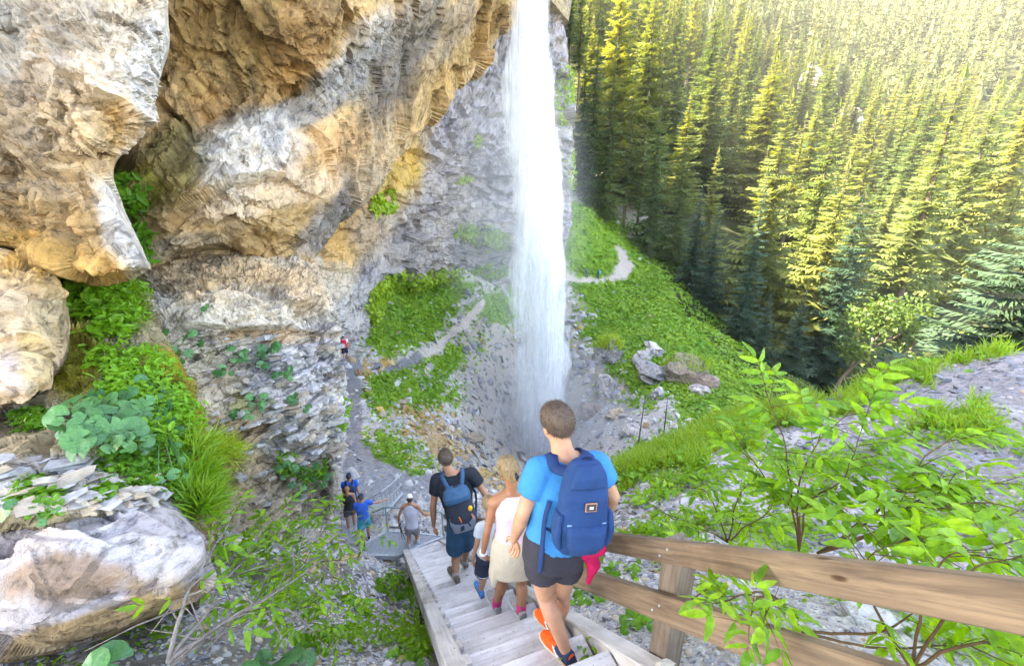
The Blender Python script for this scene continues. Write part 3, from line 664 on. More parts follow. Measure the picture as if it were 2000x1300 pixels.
# ---- metal platform at the foot of the flight
METAL = NT('galvanised_steel'); _p = METAL.obj()
METAL = METAL.done(METAL.bsdf(METAL.ramp(METAL.noise(_p, 12, 4, .6), [(.3, (.42, .46, .50)), (.7, (.62, .66, .70))]), .45, None, .5, Metallic=.35))
for o in BOLTS: o.data.materials.append(METAL)
PAINT_G = NT('grey_green_paint'); PAINT_G = PAINT_G.done(PAINT_G.bsdf((.30, .40, .40), .45, None, .5))
ZP = -8.32
def grate(name, corners, n_bars, n_cross, parent, z=None, h=.035):
    """bars laid between two opposite edges of a quad (a,b,c,d): bars run a->b .. d->c"""
    a, b, c, d = [Vector(x) for x in corners]; mb = MB()
    for i in range(n_bars+1):
        k = i/n_bars; p, q = a.lerp(d, k), b.lerp(c, k); u = (q-p).normalized(); w = Vector((-u.y, u.x, 0)).normalized()
        mb.add([p-w*.006, p+w*.006, q+w*.006, q-w*.006]+[x-Vector((0, 0, h)) for x in (p-w*.006, p+w*.006, q+w*.006, q-w*.006)],
               [(0, 1, 2, 3), (7, 6, 5, 4), (0, 4, 5, 1), (1, 5, 6, 2), (2, 6, 7, 3), (3, 7, 4, 0)])
    for i in range(n_cross+1):
        k = i/n_cross; p, q = a.lerp(b, k), d.lerp(c, k); mb.tube([p-Vector((0, 0, .006)), q-Vector((0, 0, .006))], .006, 4)
    return mb.build(name, METAL, parent)
plat = empty('metal_platform', PZ(760, 1065, ZP)); tag(plat, 'grey steel grating platform at the foot of the wooden steps', 'platform')
pinv = -Vector(plat.location)
A_, B_, C_, D_ = [Vector(PZ(*q, ZP))+pinv for q in ((672,1083),(775,1084),(868,1046),(758,1036))]
grate('grating', (A_, D_, C_, B_), 30, 14, plat)
fr = MB()
for p, q in ((A_, B_), (B_, C_), (C_, D_), (D_, A_)):
    u = (q-p); L_ = u.length; ang = math.atan2(u.y, u.x)
    fr.box((p+q)/2-Vector((0, 0, .045)), (L_+.05, .05, .12), Matrix.Rotation(ang, 3, 'Z'), .004)
fr.build('frame', METAL, plat)
for q in (A_, B_, C_, D_): MB().tube([q-Vector((0, 0, .1)), q-Vector((0, 0, 2.2))], .035, 8).build('support', METAL, plat)
# steps from the platform down to the path
flight = empty('metal_steps', P(690, 1000, 13)); tag(flight, 'short flight of grey steel grating steps leading from the platform to the gravel path', 'steps')
fo = -Vector(flight.location)
e0a, e0b = Vector(PZ(672, 1078, ZP)), Vector(PZ(722, 1052, ZP)); e1a, e1b = Vector(P(668, 1000, 13.6)), Vector(P(706, 1000, 13.8))
for i in range(8):
    k = (i+.5)/8; a, b = e0a.lerp(e1a, k), e0b.lerp(e1b, k); d = ((e1a-e0a)/8); dh = Vector((d.x, d.y, 0)); dh = dh.normalized()*.26
    grate('tread', [fo+a, fo+a+dh, fo+b+dh, fo+b], 20, 4, flight)
for a, b in ((e0a, e1a), (e0b, e1b)): MB().tube([fo+a-Vector((0, 0, .1)), fo+b-Vector((0, 0, .1))], .045, 6).build('stringer', METAL, flight)
# walkway further down with its slender railing
walk = empty('metal_walkway', P(750, 985, 13)); tag(walk, 'distant sloping steel walkway with thin white railing above the gravel path', 'walkway')
wo = -Vector(walk.location)
w0a, w0b, w1a, w1b = Vector(P(716, 1003, 12.6)), Vector(P(750, 1003, 12.2)), Vector(P(757, 958, 15.2)), Vector(P(787, 962, 14.8))
for i in range(9):
    k = i/9; a, b = w0a.lerp(w1a, k), w0b.lerp(w1b, k); d = (w1a-w0a)/9; dh = Vector((d.x, d.y, 0)).normalized()*.27
    grate('tread', [wo+a, wo+a+dh, wo+b+dh, wo+b], 16, 3, walk)
for a, b in ((w0a, w1a), (w0b, w1b)): MB().tube([wo+a, wo+b], .04, 6).build('stringer', METAL, walk)
tops = []
for i in range(7):
    k = i/6; b = w0b.lerp(w1b, k); tp = b+Vector((0, 0, .75+.1*(k-.5)**2)); tops.append(wo+tp)
    MB().tube([wo+b, wo+tp], .014, 6).build('post', METAL, walk)
MB().tube([wo+Vector(P(695, 987, 12.3))]+tops, .018, 6).build('handrail', METAL, walk)
MB().tube([wo+w0b.lerp(w1b, i/6)+Vector((0, 0, .38)) for i in range(7)], .01, 6).build('mid_rail', METAL, walk)
# tubular handrail of the platform
hr = empty('tubular_handrail', PZ(757, 1040, ZP)); tag(hr, 'grey green tubular handrail bending round the edge of the steel platform', 'handrail')
ho = -Vector(hr.location)
base = [Vector(PZ(*q, ZP)) for q in ((758,1036),(800,1037),(866,1046))]
tp = [b+Vector((0, 0, .75)) for b in base]
for b, t in zip(base, tp): MB().tube([ho+b, ho+t], .022, 8).build('post', PAINT_G, hr)
MB().tube([ho+Vector(P(728, 1000, 11.8)), ho+tp[0]]+[ho+t for t in tp[1:]]+[ho+tp[2]+Vector((.12, -.15, -.05))], .024, 8).build('rail', PAINT_G, hr, True)
lap('30_stairs')
# ================================================================== waterfall
def m_water(name, su, sv, lo, hi, amax, seed):
    n = NT(name); c = n.attr(); sep = n.n('ShaderNodeSeparateColor'); n.set(sep.inputs[0], c)
    d, u, v = sep.outputs
    cb = n.n('ShaderNodeCombineXYZ'); n.set(cb.inputs[0], u); n.set(cb.inputs[1], v); cb.inputs[2].default_value = seed
    n1 = n.noise(n.mapping(cb.outputs[0], (su, sv, 1)), 1.0, 6, 0.68, 0.5)
    n2 = n.noise(n.mapping(cb.outputs[0], (su*5, sv*2.2, 1)), 1.0, 4, 0.7, 0.3)
    k = n.math('ADD', n.math('MULTIPLY', n1, .65), n.math('MULTIPLY', n2, .35))
    k = n.math('ADD', k, n.math('MULTIPLY', n.math('SUBTRACT', d, 1.0), .55))
    al = n.math('MULTIPLY', n.ramp(k, [(lo, 0.0), (hi, 1.0)]), amax)
    dif = n.bsdf((.96, .97, .98), .6, None, .2)
    tr = n.n('ShaderNodeBsdfTranslucent'); tr.inputs[0].default_value = (.96, .97, .98, 1)
    m1 = n.n('ShaderNodeMixShader'); m1.inputs[0].default_value = .4; n.t.links.new(dif, m1.inputs[1]); n.t.links.new(tr.outputs[0], m1.inputs[2])
    tp = n.n('ShaderNodeBsdfTransparent'); m2 = n.n('ShaderNodeMixShader'); n.set(m2.inputs[0], al)
    n.t.links.new(tp.outputs[0], m2.inputs[1]); n.t.links.new(m1.outputs[0], m2.inputs[2])
    return n.done(m2.outputs[0])
W_CORE = m_water('falling_water', 8.0, 1.1, .26, .66, .95, 0.0)
W_SOFT = m_water('thin_water', 9.0, 1.0, .24, .62, .92, 3.0)
W_VEIL = m_water('water_veil', 4.0, 1.2, .28, .72, .55, 5.0)
fall = empty('waterfall', P(1052, 893, 41.8)); tag(fall, 'tall white waterfall plunging from the overhang into the rocky basin', 'waterfall')
ZT, ZB = 22.0, -25.6
def fall_sheet(name, Y, edges, mat, nu, nv, seed, bulge=.8, soft=.28):
    """edges: (py, left px, right px) down the fall; a curved sheet of falling water at world y around Y"""
    e = np.array(edges, float); s = np.linspace(0, 1, nv); z = ZT+(ZB-ZT)*s
    py_of = lambda z: 650+FPX*(-Y*SP-z*CP)/(Y*CP-z*SP)
    py = py_of(z); lx = np.interp(py, e[:, 0], e[:, 1]); rx = np.interp(py, e[:, 0], e[:, 2]); t = Y*CP-z*SP
    xl, xr = (lx-1000)/FPX*t, (rx-1000)/FPX*t
    u = np.linspace(0, 1, nu); X = xl[:, None]+(xr-xl)[:, None]*u[None]
    Zz = np.repeat(z[:, None], nu, 1)
    q = np.stack([X*.9+seed*7, Zz*.10, X*0+seed], -1)
    Yy = Y-bulge*np.sin(u*math.pi)[None]*(.3+.7*s[:, None])+.55*fbm(q, 4, 70+seed)
    V = np.stack([X+.25*fbm(q*2+9, 3, 80+seed), Yy, Zz], -1).reshape(-1, 3)
    ed = np.minimum(u, 1-u)[None]; ragged = .22*fbm(np.stack([X*0+u[None]*3, Zz*.35, X*0], -1), 4, 85+seed)
    d = np.clip((ed+ragged)/soft, 0, 1); d = d*d*(3-2*d)
    col = np.stack([d+0*X, X*.35, -Zz*.12], -1).reshape(-1, 3)
    return link(name, mesh_np(name, V, grid_faces(nv, nu), mat, True, col), fall, loc=-Vector(fall.location))
core = [(-300,994,1078),(0,976,1084),(150,958,1094),(300,962,1112),(450,970,1122),(600,974,1130),(800,974,1140),(960,964,1148)]
core2 = [(-300,1010,1074),(0,1002,1080),(150,1000,1090),(300,1010,1106),(450,1018,1114),(600,1022,1120),(800,1022,1124),(960,1016,1130)]
veil = [(-300,990,1080),(0,985,1088),(100,958,1090),(200,942,1098),(350,948,1116),(500,958,1124),(700,962,1134),(960,940,1150)]
core3 = [(-300,1024,1062),(0,1020,1064),(200,1030,1084),(400,1044,1096),(600,1052,1104),(800,1052,1104),(960,1046,1110)]
fall_sheet('water_sheet', 36.4, core2, W_CORE, 60, 260, 1, .8, .24)
fall_sheet('water_sheet', 35.8, core, W_SOFT, 70, 260, 2, 1.0, .36)
fall_sheet('water_sheet', 35.2, core3, W_CORE, 50, 260, 3, .6, .3)
fall_sheet('water_veil', 37.6, veil, W_VEIL, 60, 200, 4, .6, .45)
fall_sheet('water_veil', 34.4, veil, W_VEIL, 60, 200, 5, 1.4, .48)
fall_sheet('water_sheet', 36.9, [(-300,1012,1070),(0,1010,1076),(150,1012,1088),(300,1022,1104),(450,1030,1112),(600,1034,1116),(800,1034,1118),(960,1028,1124)], W_CORE, 60, 260, 6, .5, .26)
# spray hanging round the foot of the fall
n = NT('spray_air'); g = n.n('ShaderNodeTexCoord').outputs['Object']
sep = n.n('ShaderNodeSeparateXYZ'); n.set(sep.inputs[0], g)
ln_ = n.n('ShaderNodeVectorMath', operation='LENGTH'); n.set(ln_.inputs[0], g)
fall_off = n.ramp(ln_.outputs['Value'], [(.25, 1.0), (1.0, 0.0)])
vol = n.n('ShaderNodeVolumePrincipled'); vol.inputs['Color'].default_value = (.93, .95, 1, 1); vol.inputs['Anisotropy'].default_value = .2
n.set(vol.inputs['Density'], n.math('MULTIPLY', fall_off, .085))
SPRAY = n.done(None, vol.outputs[0])
def spray(name, c, r, label):
    bm = bmesh.new(); bmesh.ops.create_icosphere(bm, subdivisions=3, radius=1.0); me = bpy.data.meshes.new(name); bm.to_mesh(me); bm.free(); me.materials.append(SPRAY)
    o = link(name, me, loc=c); o.scale = r; tag(o, label, 'spray', kind='stuff'); return o
spray('spray', PY(1030, 850, 33), (10, 6, 10), 'fine white spray drifting round the foot of the waterfall')
spray('spray', PY(1000, 420, 40), (8, 6, 16), 'thin veil of spray drifting left of the falling water')
lap('40_water')
# ================================================================== people
def m_cloth(name, col, sc=1.0, rough=.85, var=.12):
    n = NT(name); p = n.pos(); a = n.noise(p, 7*sc, 4, .6, .4); b = n.noise(p, 320, 1, .5)
    c = n.mix(1.0, col, n.ramp(a, [(.3, 1-var), (.7, 1+var)]), 'MULTIPLY')
    h = n.math('ADD', n.math('MULTIPLY', a, 1.0), n.math('MULTIPLY', b, .06))
    return n.done(n.bsdf(c, rough, n.bump(h, .55, .03), .2))
def m_skin(name, col):
    n = NT(name); p = n.pos(); a = n.noise(p, 14, 3, .6)
    c = n.mix(1.0, col, n.ramp(a, [(.3, (.88, .84, .82)), (.7, (1.08, 1.05, 1.03))]), 'MULTIPLY')
    return n.done(n.bsdf(c, .5, None, .4, Subsurface_Weight=.12, Subsurface_Radius=(.02, .008, .004), Subsurface_Scale=1.0))
def m_hair(name, a, b):
    n = NT(name); p = n.obj(); k = n.noise(n.mapping(p, (60, 60, 18)), 1.0, 5, .7, .3)
    return n.done(n.bsdf(n.mix(n.ramp(k, [(.3, 0.), (.7, 1.)]), a, b), .55, n.bump(k, .8, .006), .35))
SKIN = m_skin('skin_tan', (.44, .215, .125)); SKIN2 = m_skin('skin_light', (.50, .26, .165))
HAIR_BR = m_hair('hair_brown', (.05, .032, .022), (.13, .085, .06)); HAIR_BL = m_hair('hair_blond', (.16, .10, .05), (.42, .29, .15)); HAIR_DK = m_hair('hair_dark', (.03, .02, .018), (.08, .055, .04)); HAIR_RD = m_hair('hair_auburn', (.25, .11, .04), (.45, .22, .09))
def Vv(x): return Vector([float(a) for a in x])
class Blob:
    """overlapping limbs and volumes grown into one continuous skin"""
    def __init__(s): s.mb = MB()
    def cap(s, a, b, ra, rb, n=14):
        a, b = Vv(a), Vv(b); d = b-a; L = d.length
        if L < 1e-5: return s
        d /= L; pts = []; rad = []
        for k in range(5): th = math.pi/2*(k/4); pts.append(a-d*ra*math.cos(th)); rad.append(max(.0008, ra*math.sin(th)))
        for k in range(5): th = math.pi/2*(k/4); pts.append(b+d*rb*math.sin(th)); rad.append(max(.0008, rb*math.cos(th)))
        s.mb.tube(pts, rad, n); return s
    def cone(s, a, b, ra, rb, n=18): s.mb.tube([Vv(a), (Vv(a)+Vv(b))/2, Vv(b)], [ra, (ra+rb)/2, rb], n); return s
    def ell(s, c, rx, ry, rz, X=None, Y=None, Z=None):
        X = Vv(X).normalized() if X is not None else Vector((1, 0, 0)); Y = Vv(Y).normalized() if Y is not None else Vector((0, 1, 0)); Z = Vv(Z).normalized() if Z is not None else X.cross(Y)
        bm = bmesh.new(); bmesh.ops.create_uvsphere(bm, u_segments=18, v_segments=12, radius=1.0); c = Vv(c)
        bm.verts.index_update()
        s.mb.add([c+X*v.co.x*rx+Y*v.co.y*ry+Z*v.co.z*rz for v in bm.verts], [[v.index for v in f.verts] for f in bm.faces]); bm.free(); return s
    def loft(s, rings, n=28, pw=2.3):
        vs = []; fs = []
        for (c, ax, ay) in rings:
            c, ax, ay = Vv(c), Vv(ax), Vv(ay)
            for k in range(n):
                a = 2*math.pi*k/n; x, y = math.cos(a), math.sin(a); e = 2/pw
                vs.append(c+ax*math.copysign(abs(x)**e, x)+ay*math.copysign(abs(y)**e, y))
        m = len(rings)
        for i in range(m-1):
            for k in range(n): a, b = i*n+k, i*n+(k+1) % n; fs.append((a, b, b+n, a+n))
        fs.append(tuple(range(n-1, -1, -1))); fs.append(tuple(range((m-1)*n, m*n)))
        s.mb.add(vs, fs); return s
    def grow(s, name, mat, voxel=.012, smooth=4, wrinkle=0.0, wscale=12.0, extra=None, seed=0):
        me = s.mb.mesh('tmp', None); o = bpy.data.objects.new('tmp', me); COL.objects.link(o)
        bm = bmesh.new(); bm.from_mesh(me); bmesh.ops.recalc_face_normals(bm, faces=bm.faces[:]); bm.to_mesh(me); bm.free()
        r = o.modifiers.new('r', 'REMESH'); r.mode = 'VOXEL'; r.voxel_size = voxel; r.adaptivity = 0
        sm = o.modifiers.new('s', 'SMOOTH'); sm.iterations = smooth; sm.factor = .5
        dg = bpy.context.evaluated_depsgraph_get(); ev = o.evaluated_get(dg); me2 = bpy.data.meshes.new_from_object(ev); bpy.data.objects.remove(o); bpy.data.meshes.remove(me)
        me2.name = name; nv = len(me2.vertices); co = np.zeros(nv*3, np.float32); me2.vertices.foreach_get('co', co); co = co.reshape(-1, 3).astype(float)
        if wrinkle:
            nr = np.zeros(nv*3, np.float32); me2.vertices.foreach_get('normal', nr); nr = nr.reshape(-1, 3)
            q = co*np.array([1, 1, .55])*wscale; q = q+.6*np.stack([fbm(q*.5, 2, 3+seed), fbm(q*.5+8, 2, 4+seed), fbm(q*.5+17, 2, 5+seed)], -1)
            co = co+nr*(wrinkle*(ridged(q*.45, 2, 7+seed)*.8+fbm(q, 2, 6+seed)*.4))[:, None]
        tot = np.zeros(len(me2.polygons), np.int32); me2.polygons.foreach_get('loop_total', tot); li = np.zeros(len(me2.loops), np.int32); me2.loops.foreach_get('vertex_index', li)
        fcs = []; st_ = np.concatenate([[0], np.cumsum(tot)[:-1]])
        for k in np.unique(tot): w = np.where(tot == k)[0]; fcs.append(li[st_[w][:, None]+np.arange(k)[None]])
        if extra is not None:
            b = len(co); co = np.concatenate([co, np.array(extra.v)])
            for k in set(len(f) for f in extra.f): fcs.append(np.array([f for f in extra.f if len(f) == k])+b)
        out = mesh_np(name, co, fcs, mat, True)
        bpy.data.meshes.remove(me2); return out
def put(name, me, parent):
    o = link(name, me, parent); o.matrix_parent_inverse = Matrix.Translation(-Vector(parent.location)); return o
def hand(mb, wrist, d, palm_n, side, s, curl=.5):
    """palm and five fingers; d along the hand, palm_n out of the palm, side = +1 thumb towards d x palm_n"""
    d = Vv(d).normalized(); pn = Vv(palm_n); pn = (pn-d*pn.dot(d)).normalized(); w = d.cross(pn)*side; wr = Vv(wrist)
    b = Blob(); pc = wr+d*.05*s
    b.ell(pc, .042*s, .052*s, .016*s, w, d, pn); mb.add(b.mb.v, b.mb.f)
    for k, (off, L) in enumerate(((.030, .070), (.010, .080), (-.010, .074), (-.029, .058))):
        p0 = wr+d*.085*s+w*off*s*1.05; pts = [p0]; dd = d.copy()
        for j, f in enumerate((.45, .32, .25)):
            dd = (dd*math.cos(curl*.75)+pn*math.sin(curl*.75)).normalized(); pts.append(pts[-1]+dd*L*s*f)
        mb.tube([wr+d*.07*s+w*off*s]+pts, [.0095*s, .0095*s, .009*s, .0085*s, .006*s], 8)
    t0 = wr+d*.03*s+w*.034*s; t1 = t0+(d*.6+w*.7+pn*.3).normalized()*.035*s; t2 = t1+(d*.9+w*.15+pn*.4).normalized()*.03*s; mb.tube([wr+d*.02*s+w*.015*s, t0, t1, t2], [.012*s, .0125*s, .0105*s, .007*s], 8)
def build_person(label, J, s, f, cfg):
    """J: joints in world space; s: size against 1.78 m; f: facing (horizontal)"""
    f = Vv(f).normalized(); up = Vector((0, 0, 1)); r = f.cross(up).normalized(); J = {k: Vv(v) for k, v in J.items()}
    base = (J['ankleL']+J['ankleR'])/2; e = empty('person', base); tag(e, label, 'person'); vx = cfg.get('voxel', .012)
    hf = Vv(cfg.get('look', f)).normalized(); hu = Vv(cfg.get('head_up', (0, 0, 1))).normalized(); hr = hf.cross(hu).normalized(); hu = hr.cross(hf).normalized()
    hc = J['head']; spine = (J['neck']-J['pelvis']).normalized(); sh = (J['shR']-J['shL']).normalized(); cf = up.cross(sh).normalized(); cf = spine.cross(sh).normalized()
    if cf.dot(f) < 0: cf = -cf
    hp = (J['hipR']-J['hipL']).normalized()
    fem = cfg.get('female', 0)
    b = Blob()
    b.ell(hc+hu*.025*s, .076*s, .096*s, .092*s, hr, hf, hu).ell(hc-hu*.035*s+hf*.028*s, .058*s, .066*s, .078*s, hr, hf, hu)
    b.cap(hc-hu*.01*s+hf*.095*s, hc-hu*.035*s+hf*.108*s, .010*s, .014*s)           # nose
    b.ell(hc-hu*.075*s+hf*.078*s, .026*s, .014*s, .012*s, hr, hf, hu)               # mouth and chin
    for sg in (-1, 1): b.ell(hc+hr*sg*.079*s-hu*.005*s-hf*.008*s, .011*s, .022*s, .033*s, hr, hf, hu)
    b.cap(hc-hu*.06*s-hf*.022*s, J['neck']+up*.0, (.050 if fem else .056)*s, (.056 if fem else .066)*s)
    for sg in ('L', 'R'): b.cap(J['neck']+up*.012*s, J['sh'+sg], .058*s, .056*s)   # shoulders slope
    ch = J['neck'].lerp(J['pelvis'], .34); wa = J['neck'].lerp(J['pelvis'], .68)
    sw = (J['shR']-J['shL']).length
    b.loft([(J['neck'].lerp(J['pelvis'], .06), sh*sw*.42, cf*.075*s), (ch, sh*sw*.43, cf*.112*s), (wa, sh*(.125 if fem else .140)*s, cf*.095*s), (J['pelvis'], hp*(.165 if fem else .155)*s, cf*.115*s), (J['pelvis']-spine*.10*s, hp*.13*s, cf*.10*s)])
    ex = MB()
    for sg, side in (('L', 1), ('R', -1)):
        b.cap(J['sh'+sg], J['el'+sg], (.045 if fem else .052)*s, (.034 if fem else .040)*s); b.cap(J['el'+sg], J['el'+sg].lerp(J['wr'+sg], .35), (.036 if fem else .041)*s, (.036 if fem else .043)*s); b.cap(J['el'+sg].lerp(J['wr'+sg], .35), J['wr'+sg], (.035 if fem else .041)*s, .026*s)
        b.cap(J['wr'+sg], J['wr'+sg]+(J['wr'+sg]-J['el'+sg]).normalized()*.03*s, .026*s, .024*s)
        hd = J.get('hd'+sg, J['wr'+sg]+(J['wr'+sg]-J['el'+sg]).normalized()*.1)-J['wr'+sg]
        pn = Vv(cfg.get('palm'+sg, r*(1 if sg == 'L' else -1)-f*.3)); hand(ex, J['wr'+sg], hd, pn, side*cfg.get('thumb', 1), s, cfg.get('curl', .45))
        b.cap(J['hip'+sg], J['hip'+sg].lerp(J['kn'+sg], .5), .092*s, .078*s); b.cap(J['hip'+sg].lerp(J['kn'+sg], .5), J['kn'+sg], .078*s, .056*s)
        b.cap(J['kn'+sg], J['kn'+sg].lerp(J['an'+'kle'+sg], .32)-f*.018*s, .054*s, .059*s); b.cap(J['kn'+sg].lerp(J['ankle'+sg], .32)-f*.018*s, J['ankle'+sg], .057*s, .036*s)
        toe = J['toe'+sg]; b.cap(J['ankle'+sg]-up*.03*s, J['ankle'+sg].lerp(toe, .55)-up*.03*s, .038*s, .030*s)
    put('body', b.grow('body', cfg.get('skin', SKIN), vx, 5, extra=ex), e)
    # hair
    hm = cfg.get('hair')
    if hm:
        bm = bmesh.new(); bmesh.ops.create_uvsphere(bm, u_segments=40, v_segments=28, radius=1.0); k = cfg.get('hair_size', 1.0)
        cut = cfg.get('hair_cut', -.15)
        bm.faces.ensure_lookup_table()
        dele = [fc for fc in bm.faces if fc.calc_center_median().z+.0 < cut+.95*max(0, fc.calc_center_median().y)-.48*max(0, -fc.calc_center_median().y)]
        bmesh.ops.delete(bm, geom=dele, context='FACES'); c0 = hc+hu*.030*s-hf*.004*s
        NZ = 1+.02*fbm(np.array([v.co[:] for v in bm.verts])*4, 2, 3)
        for v, nz in zip(bm.verts, NZ):
            q = v.co.copy(); nz = float(nz); v.co = c0+hr*q.x*.083*s*k*nz+hf*q.y*.105*s*k*nz+hu*q.z*.099*s*k*nz
        bmesh.ops.recalc_face_normals(bm, faces=bm.faces[:])
        me = bpy.data.meshes.new('hair'); bm.to_mesh(me); bm.free(); me.materials.append(hm); me.polygons.foreach_set('use_smooth', [True]*len(me.polygons))
        ho_ = put('hair', me, e); sd = ho_.modifiers.new('thick', 'SOLIDIFY'); sd.thickness = .008; sd.offset = 0
        for kind in cfg.get('hair_extra', []):
            bb = Blob()
            if kind == 'bun':
                bb.ell(hc-hf*.085*s+hu*.01*s, .055*s, .035*s, .075*s, hr, hf, hu).ell(hc-hf*.10*s-hu*.02*s+hr*.02*s, .03*s, .03*s, .05*s, hr, hf, hu); put('hair_bun', bb.grow('hair_bun', hm, .008, 2, .004, 40), e)
                bb = Blob(); bb.cap(hc-hf*.125*s+hu*.03*s+hr*.015*s, hc-hf*.125*s-hu*.03*s+hr*.02*s, .012*s, .012*s); bb.ell(hc-hf*.135*s+hr*.02*s, .022*s, .012*s, .022*s, hr, hf, hu); put('hair_clip', bb.grow('hair_clip', m_cloth('clip_black', (.03, .03, .035), 1, .3), .006, 1), e)
            if kind == 'pony':
                bb.cap(hc-hf*.09*s+hu*.03*s, hc-hf*.13*s-hu*.10*s, .035*s, .04*s).cap(hc-hf*.13*s-hu*.10*s, hc-hf*.11*s-hu*.22*s, .04*s, .018*s); put('ponytail', bb.grow('ponytail', hm, .01, 2, .004, 40), e)
    if hm and vx < .013:
        r1 = np.random.default_rng(4); vs_ = np.array([v.co[:] for v in me.vertices]); ni = r1.integers(0, len(vs_), 3200); nn_ = np.array([v.normal[:] for v in me.vertices])[ni]
        pb_ = vs_[ni]+r1.normal(size=(3200, 3))*.004*s; gd = -np.array(hu)[None]*.5-np.array(hf)[None]*.15+nn_*.55+r1.normal(size=(3200, 3))*.25; gd /= np.linalg.norm(gd, axis=1)[:, None]; sd_ = np.cross(gd, r1.normal(size=(3200, 3))); sd_ /= np.linalg.norm(sd_, axis=1)[:, None]
        Lh = cfg.get('hair_len', .016)*s*r1.uniform(.6, 1.4, (3200, 1)); tv = np.stack([pb_-sd_*.0012, pb_+sd_*.0012, pb_+gd*Lh], 1).reshape(-1, 3)
        oh = put('hair_strands', mesh_np('hair_strands', tv, np.arange(9600).reshape(-1, 3), hm), e); oh['kind'] = 'stuff'
    for sg in (-1, 1):
        bm = bmesh.new(); bmesh.ops.create_uvsphere(bm, u_segments=10, v_segments=8, radius=.012*s); me = bpy.data.meshes.new('eye'); bm.to_mesh(me); bm.free(); me.materials.append(EYE); put('eye', me, e).location = hc+hr*sg*.031*s+hf*.086*s+hu*.002*s
    # cap
    if cfg.get('cap'):
        bm = bmesh.new(); bmesh.ops.create_uvsphere(bm, u_segments=28, v_segments=18, radius=1.0); bmesh.ops.delete(bm, geom=[fc for fc in bm.faces if fc.calc_center_median().z < -.02], context='FACES')
        for v in bm.verts: q = v.co.copy(); v.co = hc+hu*(.035*s+q.z*.105*s)+hr*q.x*.088*s+hf*q.y*.108*s
        bmesh.ops.recalc_face_normals(bm, faces=bm.faces[:])
        me = bpy.data.meshes.new('cap'); bm.to_mesh(me); bm.free(); me.materials.append(cfg['cap']); me.polygons.foreach_set('use_smooth', [True]*len(me.polygons)); put('cap', me, e)
        bb = Blob(); bb.ell(hc+hu*.045*s+hf*.12*s, .07*s, .07*s, .010*s, hr, hf, hu); put('cap_peak', bb.grow('cap_peak', cfg['cap'], .008, 1), e)
    # top
    tp = cfg.get('top')
    if tp:
        bb = Blob(); hem = J['pelvis']+spine*cfg.get('hem', -.02)*s; fl = cfg.get('flare', .0)
        nk = J['neck']+up*(.0)
        g = cfg.get('slim', .02 if fem else .024)*s
        bb.loft([(hem, hp*((.160 if fem else .158)*s+g+fl), cf*(.122*s+g)), (wa, sh*((.135 if fem else .143)*s+g), cf*(.104*s+g)), (ch, sh*(sw*.43+g), cf*(.115*s+g*.8)), (J['neck'].lerp(J['pelvis'], .09), sh*(sw*(.36 if tp == 'tank' else .44)+g*.4), cf*(.085*s+g*.4)), (nk-spine*.006*s, sh*.085*s, cf*.078*s)])
        if tp == 'tee':
            for sg in ('L', 'R'):
                bb.cap(J['neck']-spine*.02*s, J['sh'+sg]+up*.006*s, .062*s, .070*s); en = J['sh'+sg].lerp(J['el'+sg], cfg.get('sleeve', .52)); bb.cone(J['sh'+sg], en, .074*s, .073*s)
        if tp == 'tank':
            for sg in ('L', 'R'): bb.cap(J['neck']-spine*.03*s, J['neck'].lerp(J['sh'+sg], .72)+up*.004*s, .055*s, .040*s)
        put('shirt', bb.grow('shirt', cfg['top_mat'], vx, 2, .011*s, 9, seed=int(s*100)), e)
    # shorts
    if cfg.get('shorts'):
        bb = Blob(); k = cfg.get('leg', .45); wst = J['pelvis']+spine*.07*s
        bb.loft([(wst, hp*.163*s, cf*.125*s), (J['pelvis'], hp*.182*s, cf*.142*s), (J['pelvis']-spine*.09*s, hp*.178*s, cf*.138*s), (J['pelvis']-spine*.13*s, hp*.14*s, cf*.10*s)])
        for sg in ('L', 'R'): en = J['hip'+sg].lerp(J['kn'+sg], k); bb.cone(J['hip'+sg]+spine*.04*s, en, .106*s, cfg.get('leg_r', .108)*s)
        put('shorts', bb.grow('shorts', cfg['shorts'], vx, 2, .010*s, 9), e)
    # shoes and socks
    for sg in ('L', 'R'):
        a, t = J['ankle'+sg], J['toe'+sg]; d = (t-a); d.z = 0; d = d.normalized(); L = .285*s; heel = Vector((a.x, a.y, J['floor'+sg].z if 'floor'+sg in J else a.z-.085*s))-d*.065*s; w = d.cross(up)
        bb = Blob()
        bb.loft([(heel+up*.016*s, w*.034*s, up*.016*s), (heel+d*.02*s+up*.052*s, w*.038*s, up*.05*s), (heel+d*.08*s+up*.056*s, w*.040*s, up*.054*s), (heel+d*.14*s+up*.046*s, w*.043*s, up*.044*s), (heel+d*.20*s+up*.036*s, w*.049*s, up*.034*s), (heel+d*.255*s+up*.028*s, w*.042*s, up*.024*s), (heel+d*.285*s+up*.022*s, w*.022*s, up*.014*s)], 20)
        sh_ = put('shoe', bb.grow('shoe', cfg['shoe'], max(.007, vx*.7), 2), e)
        bb = Blob(); bb.loft([(heel-d*.006*s+up*.004*s, w*.036*s, up*.010*s), (heel+d*.05*s+up*.009*s, w*.043*s, up*.013*s), (heel+d*.13*s+up*.009*s, w*.045*s, up*.012*s), (heel+d*.21*s+up*.009*s, w*.052*s, up*.012*s), (heel+d*.27*s+up*.011*s, w*.043*s, up*.011*s), (heel+d*.297*s+up*.016*s, w*.02*s, up*.007*s)], 20)
        put('sole', bb.grow('sole', cfg['sole'], max(.006, vx*.6), 1), e)
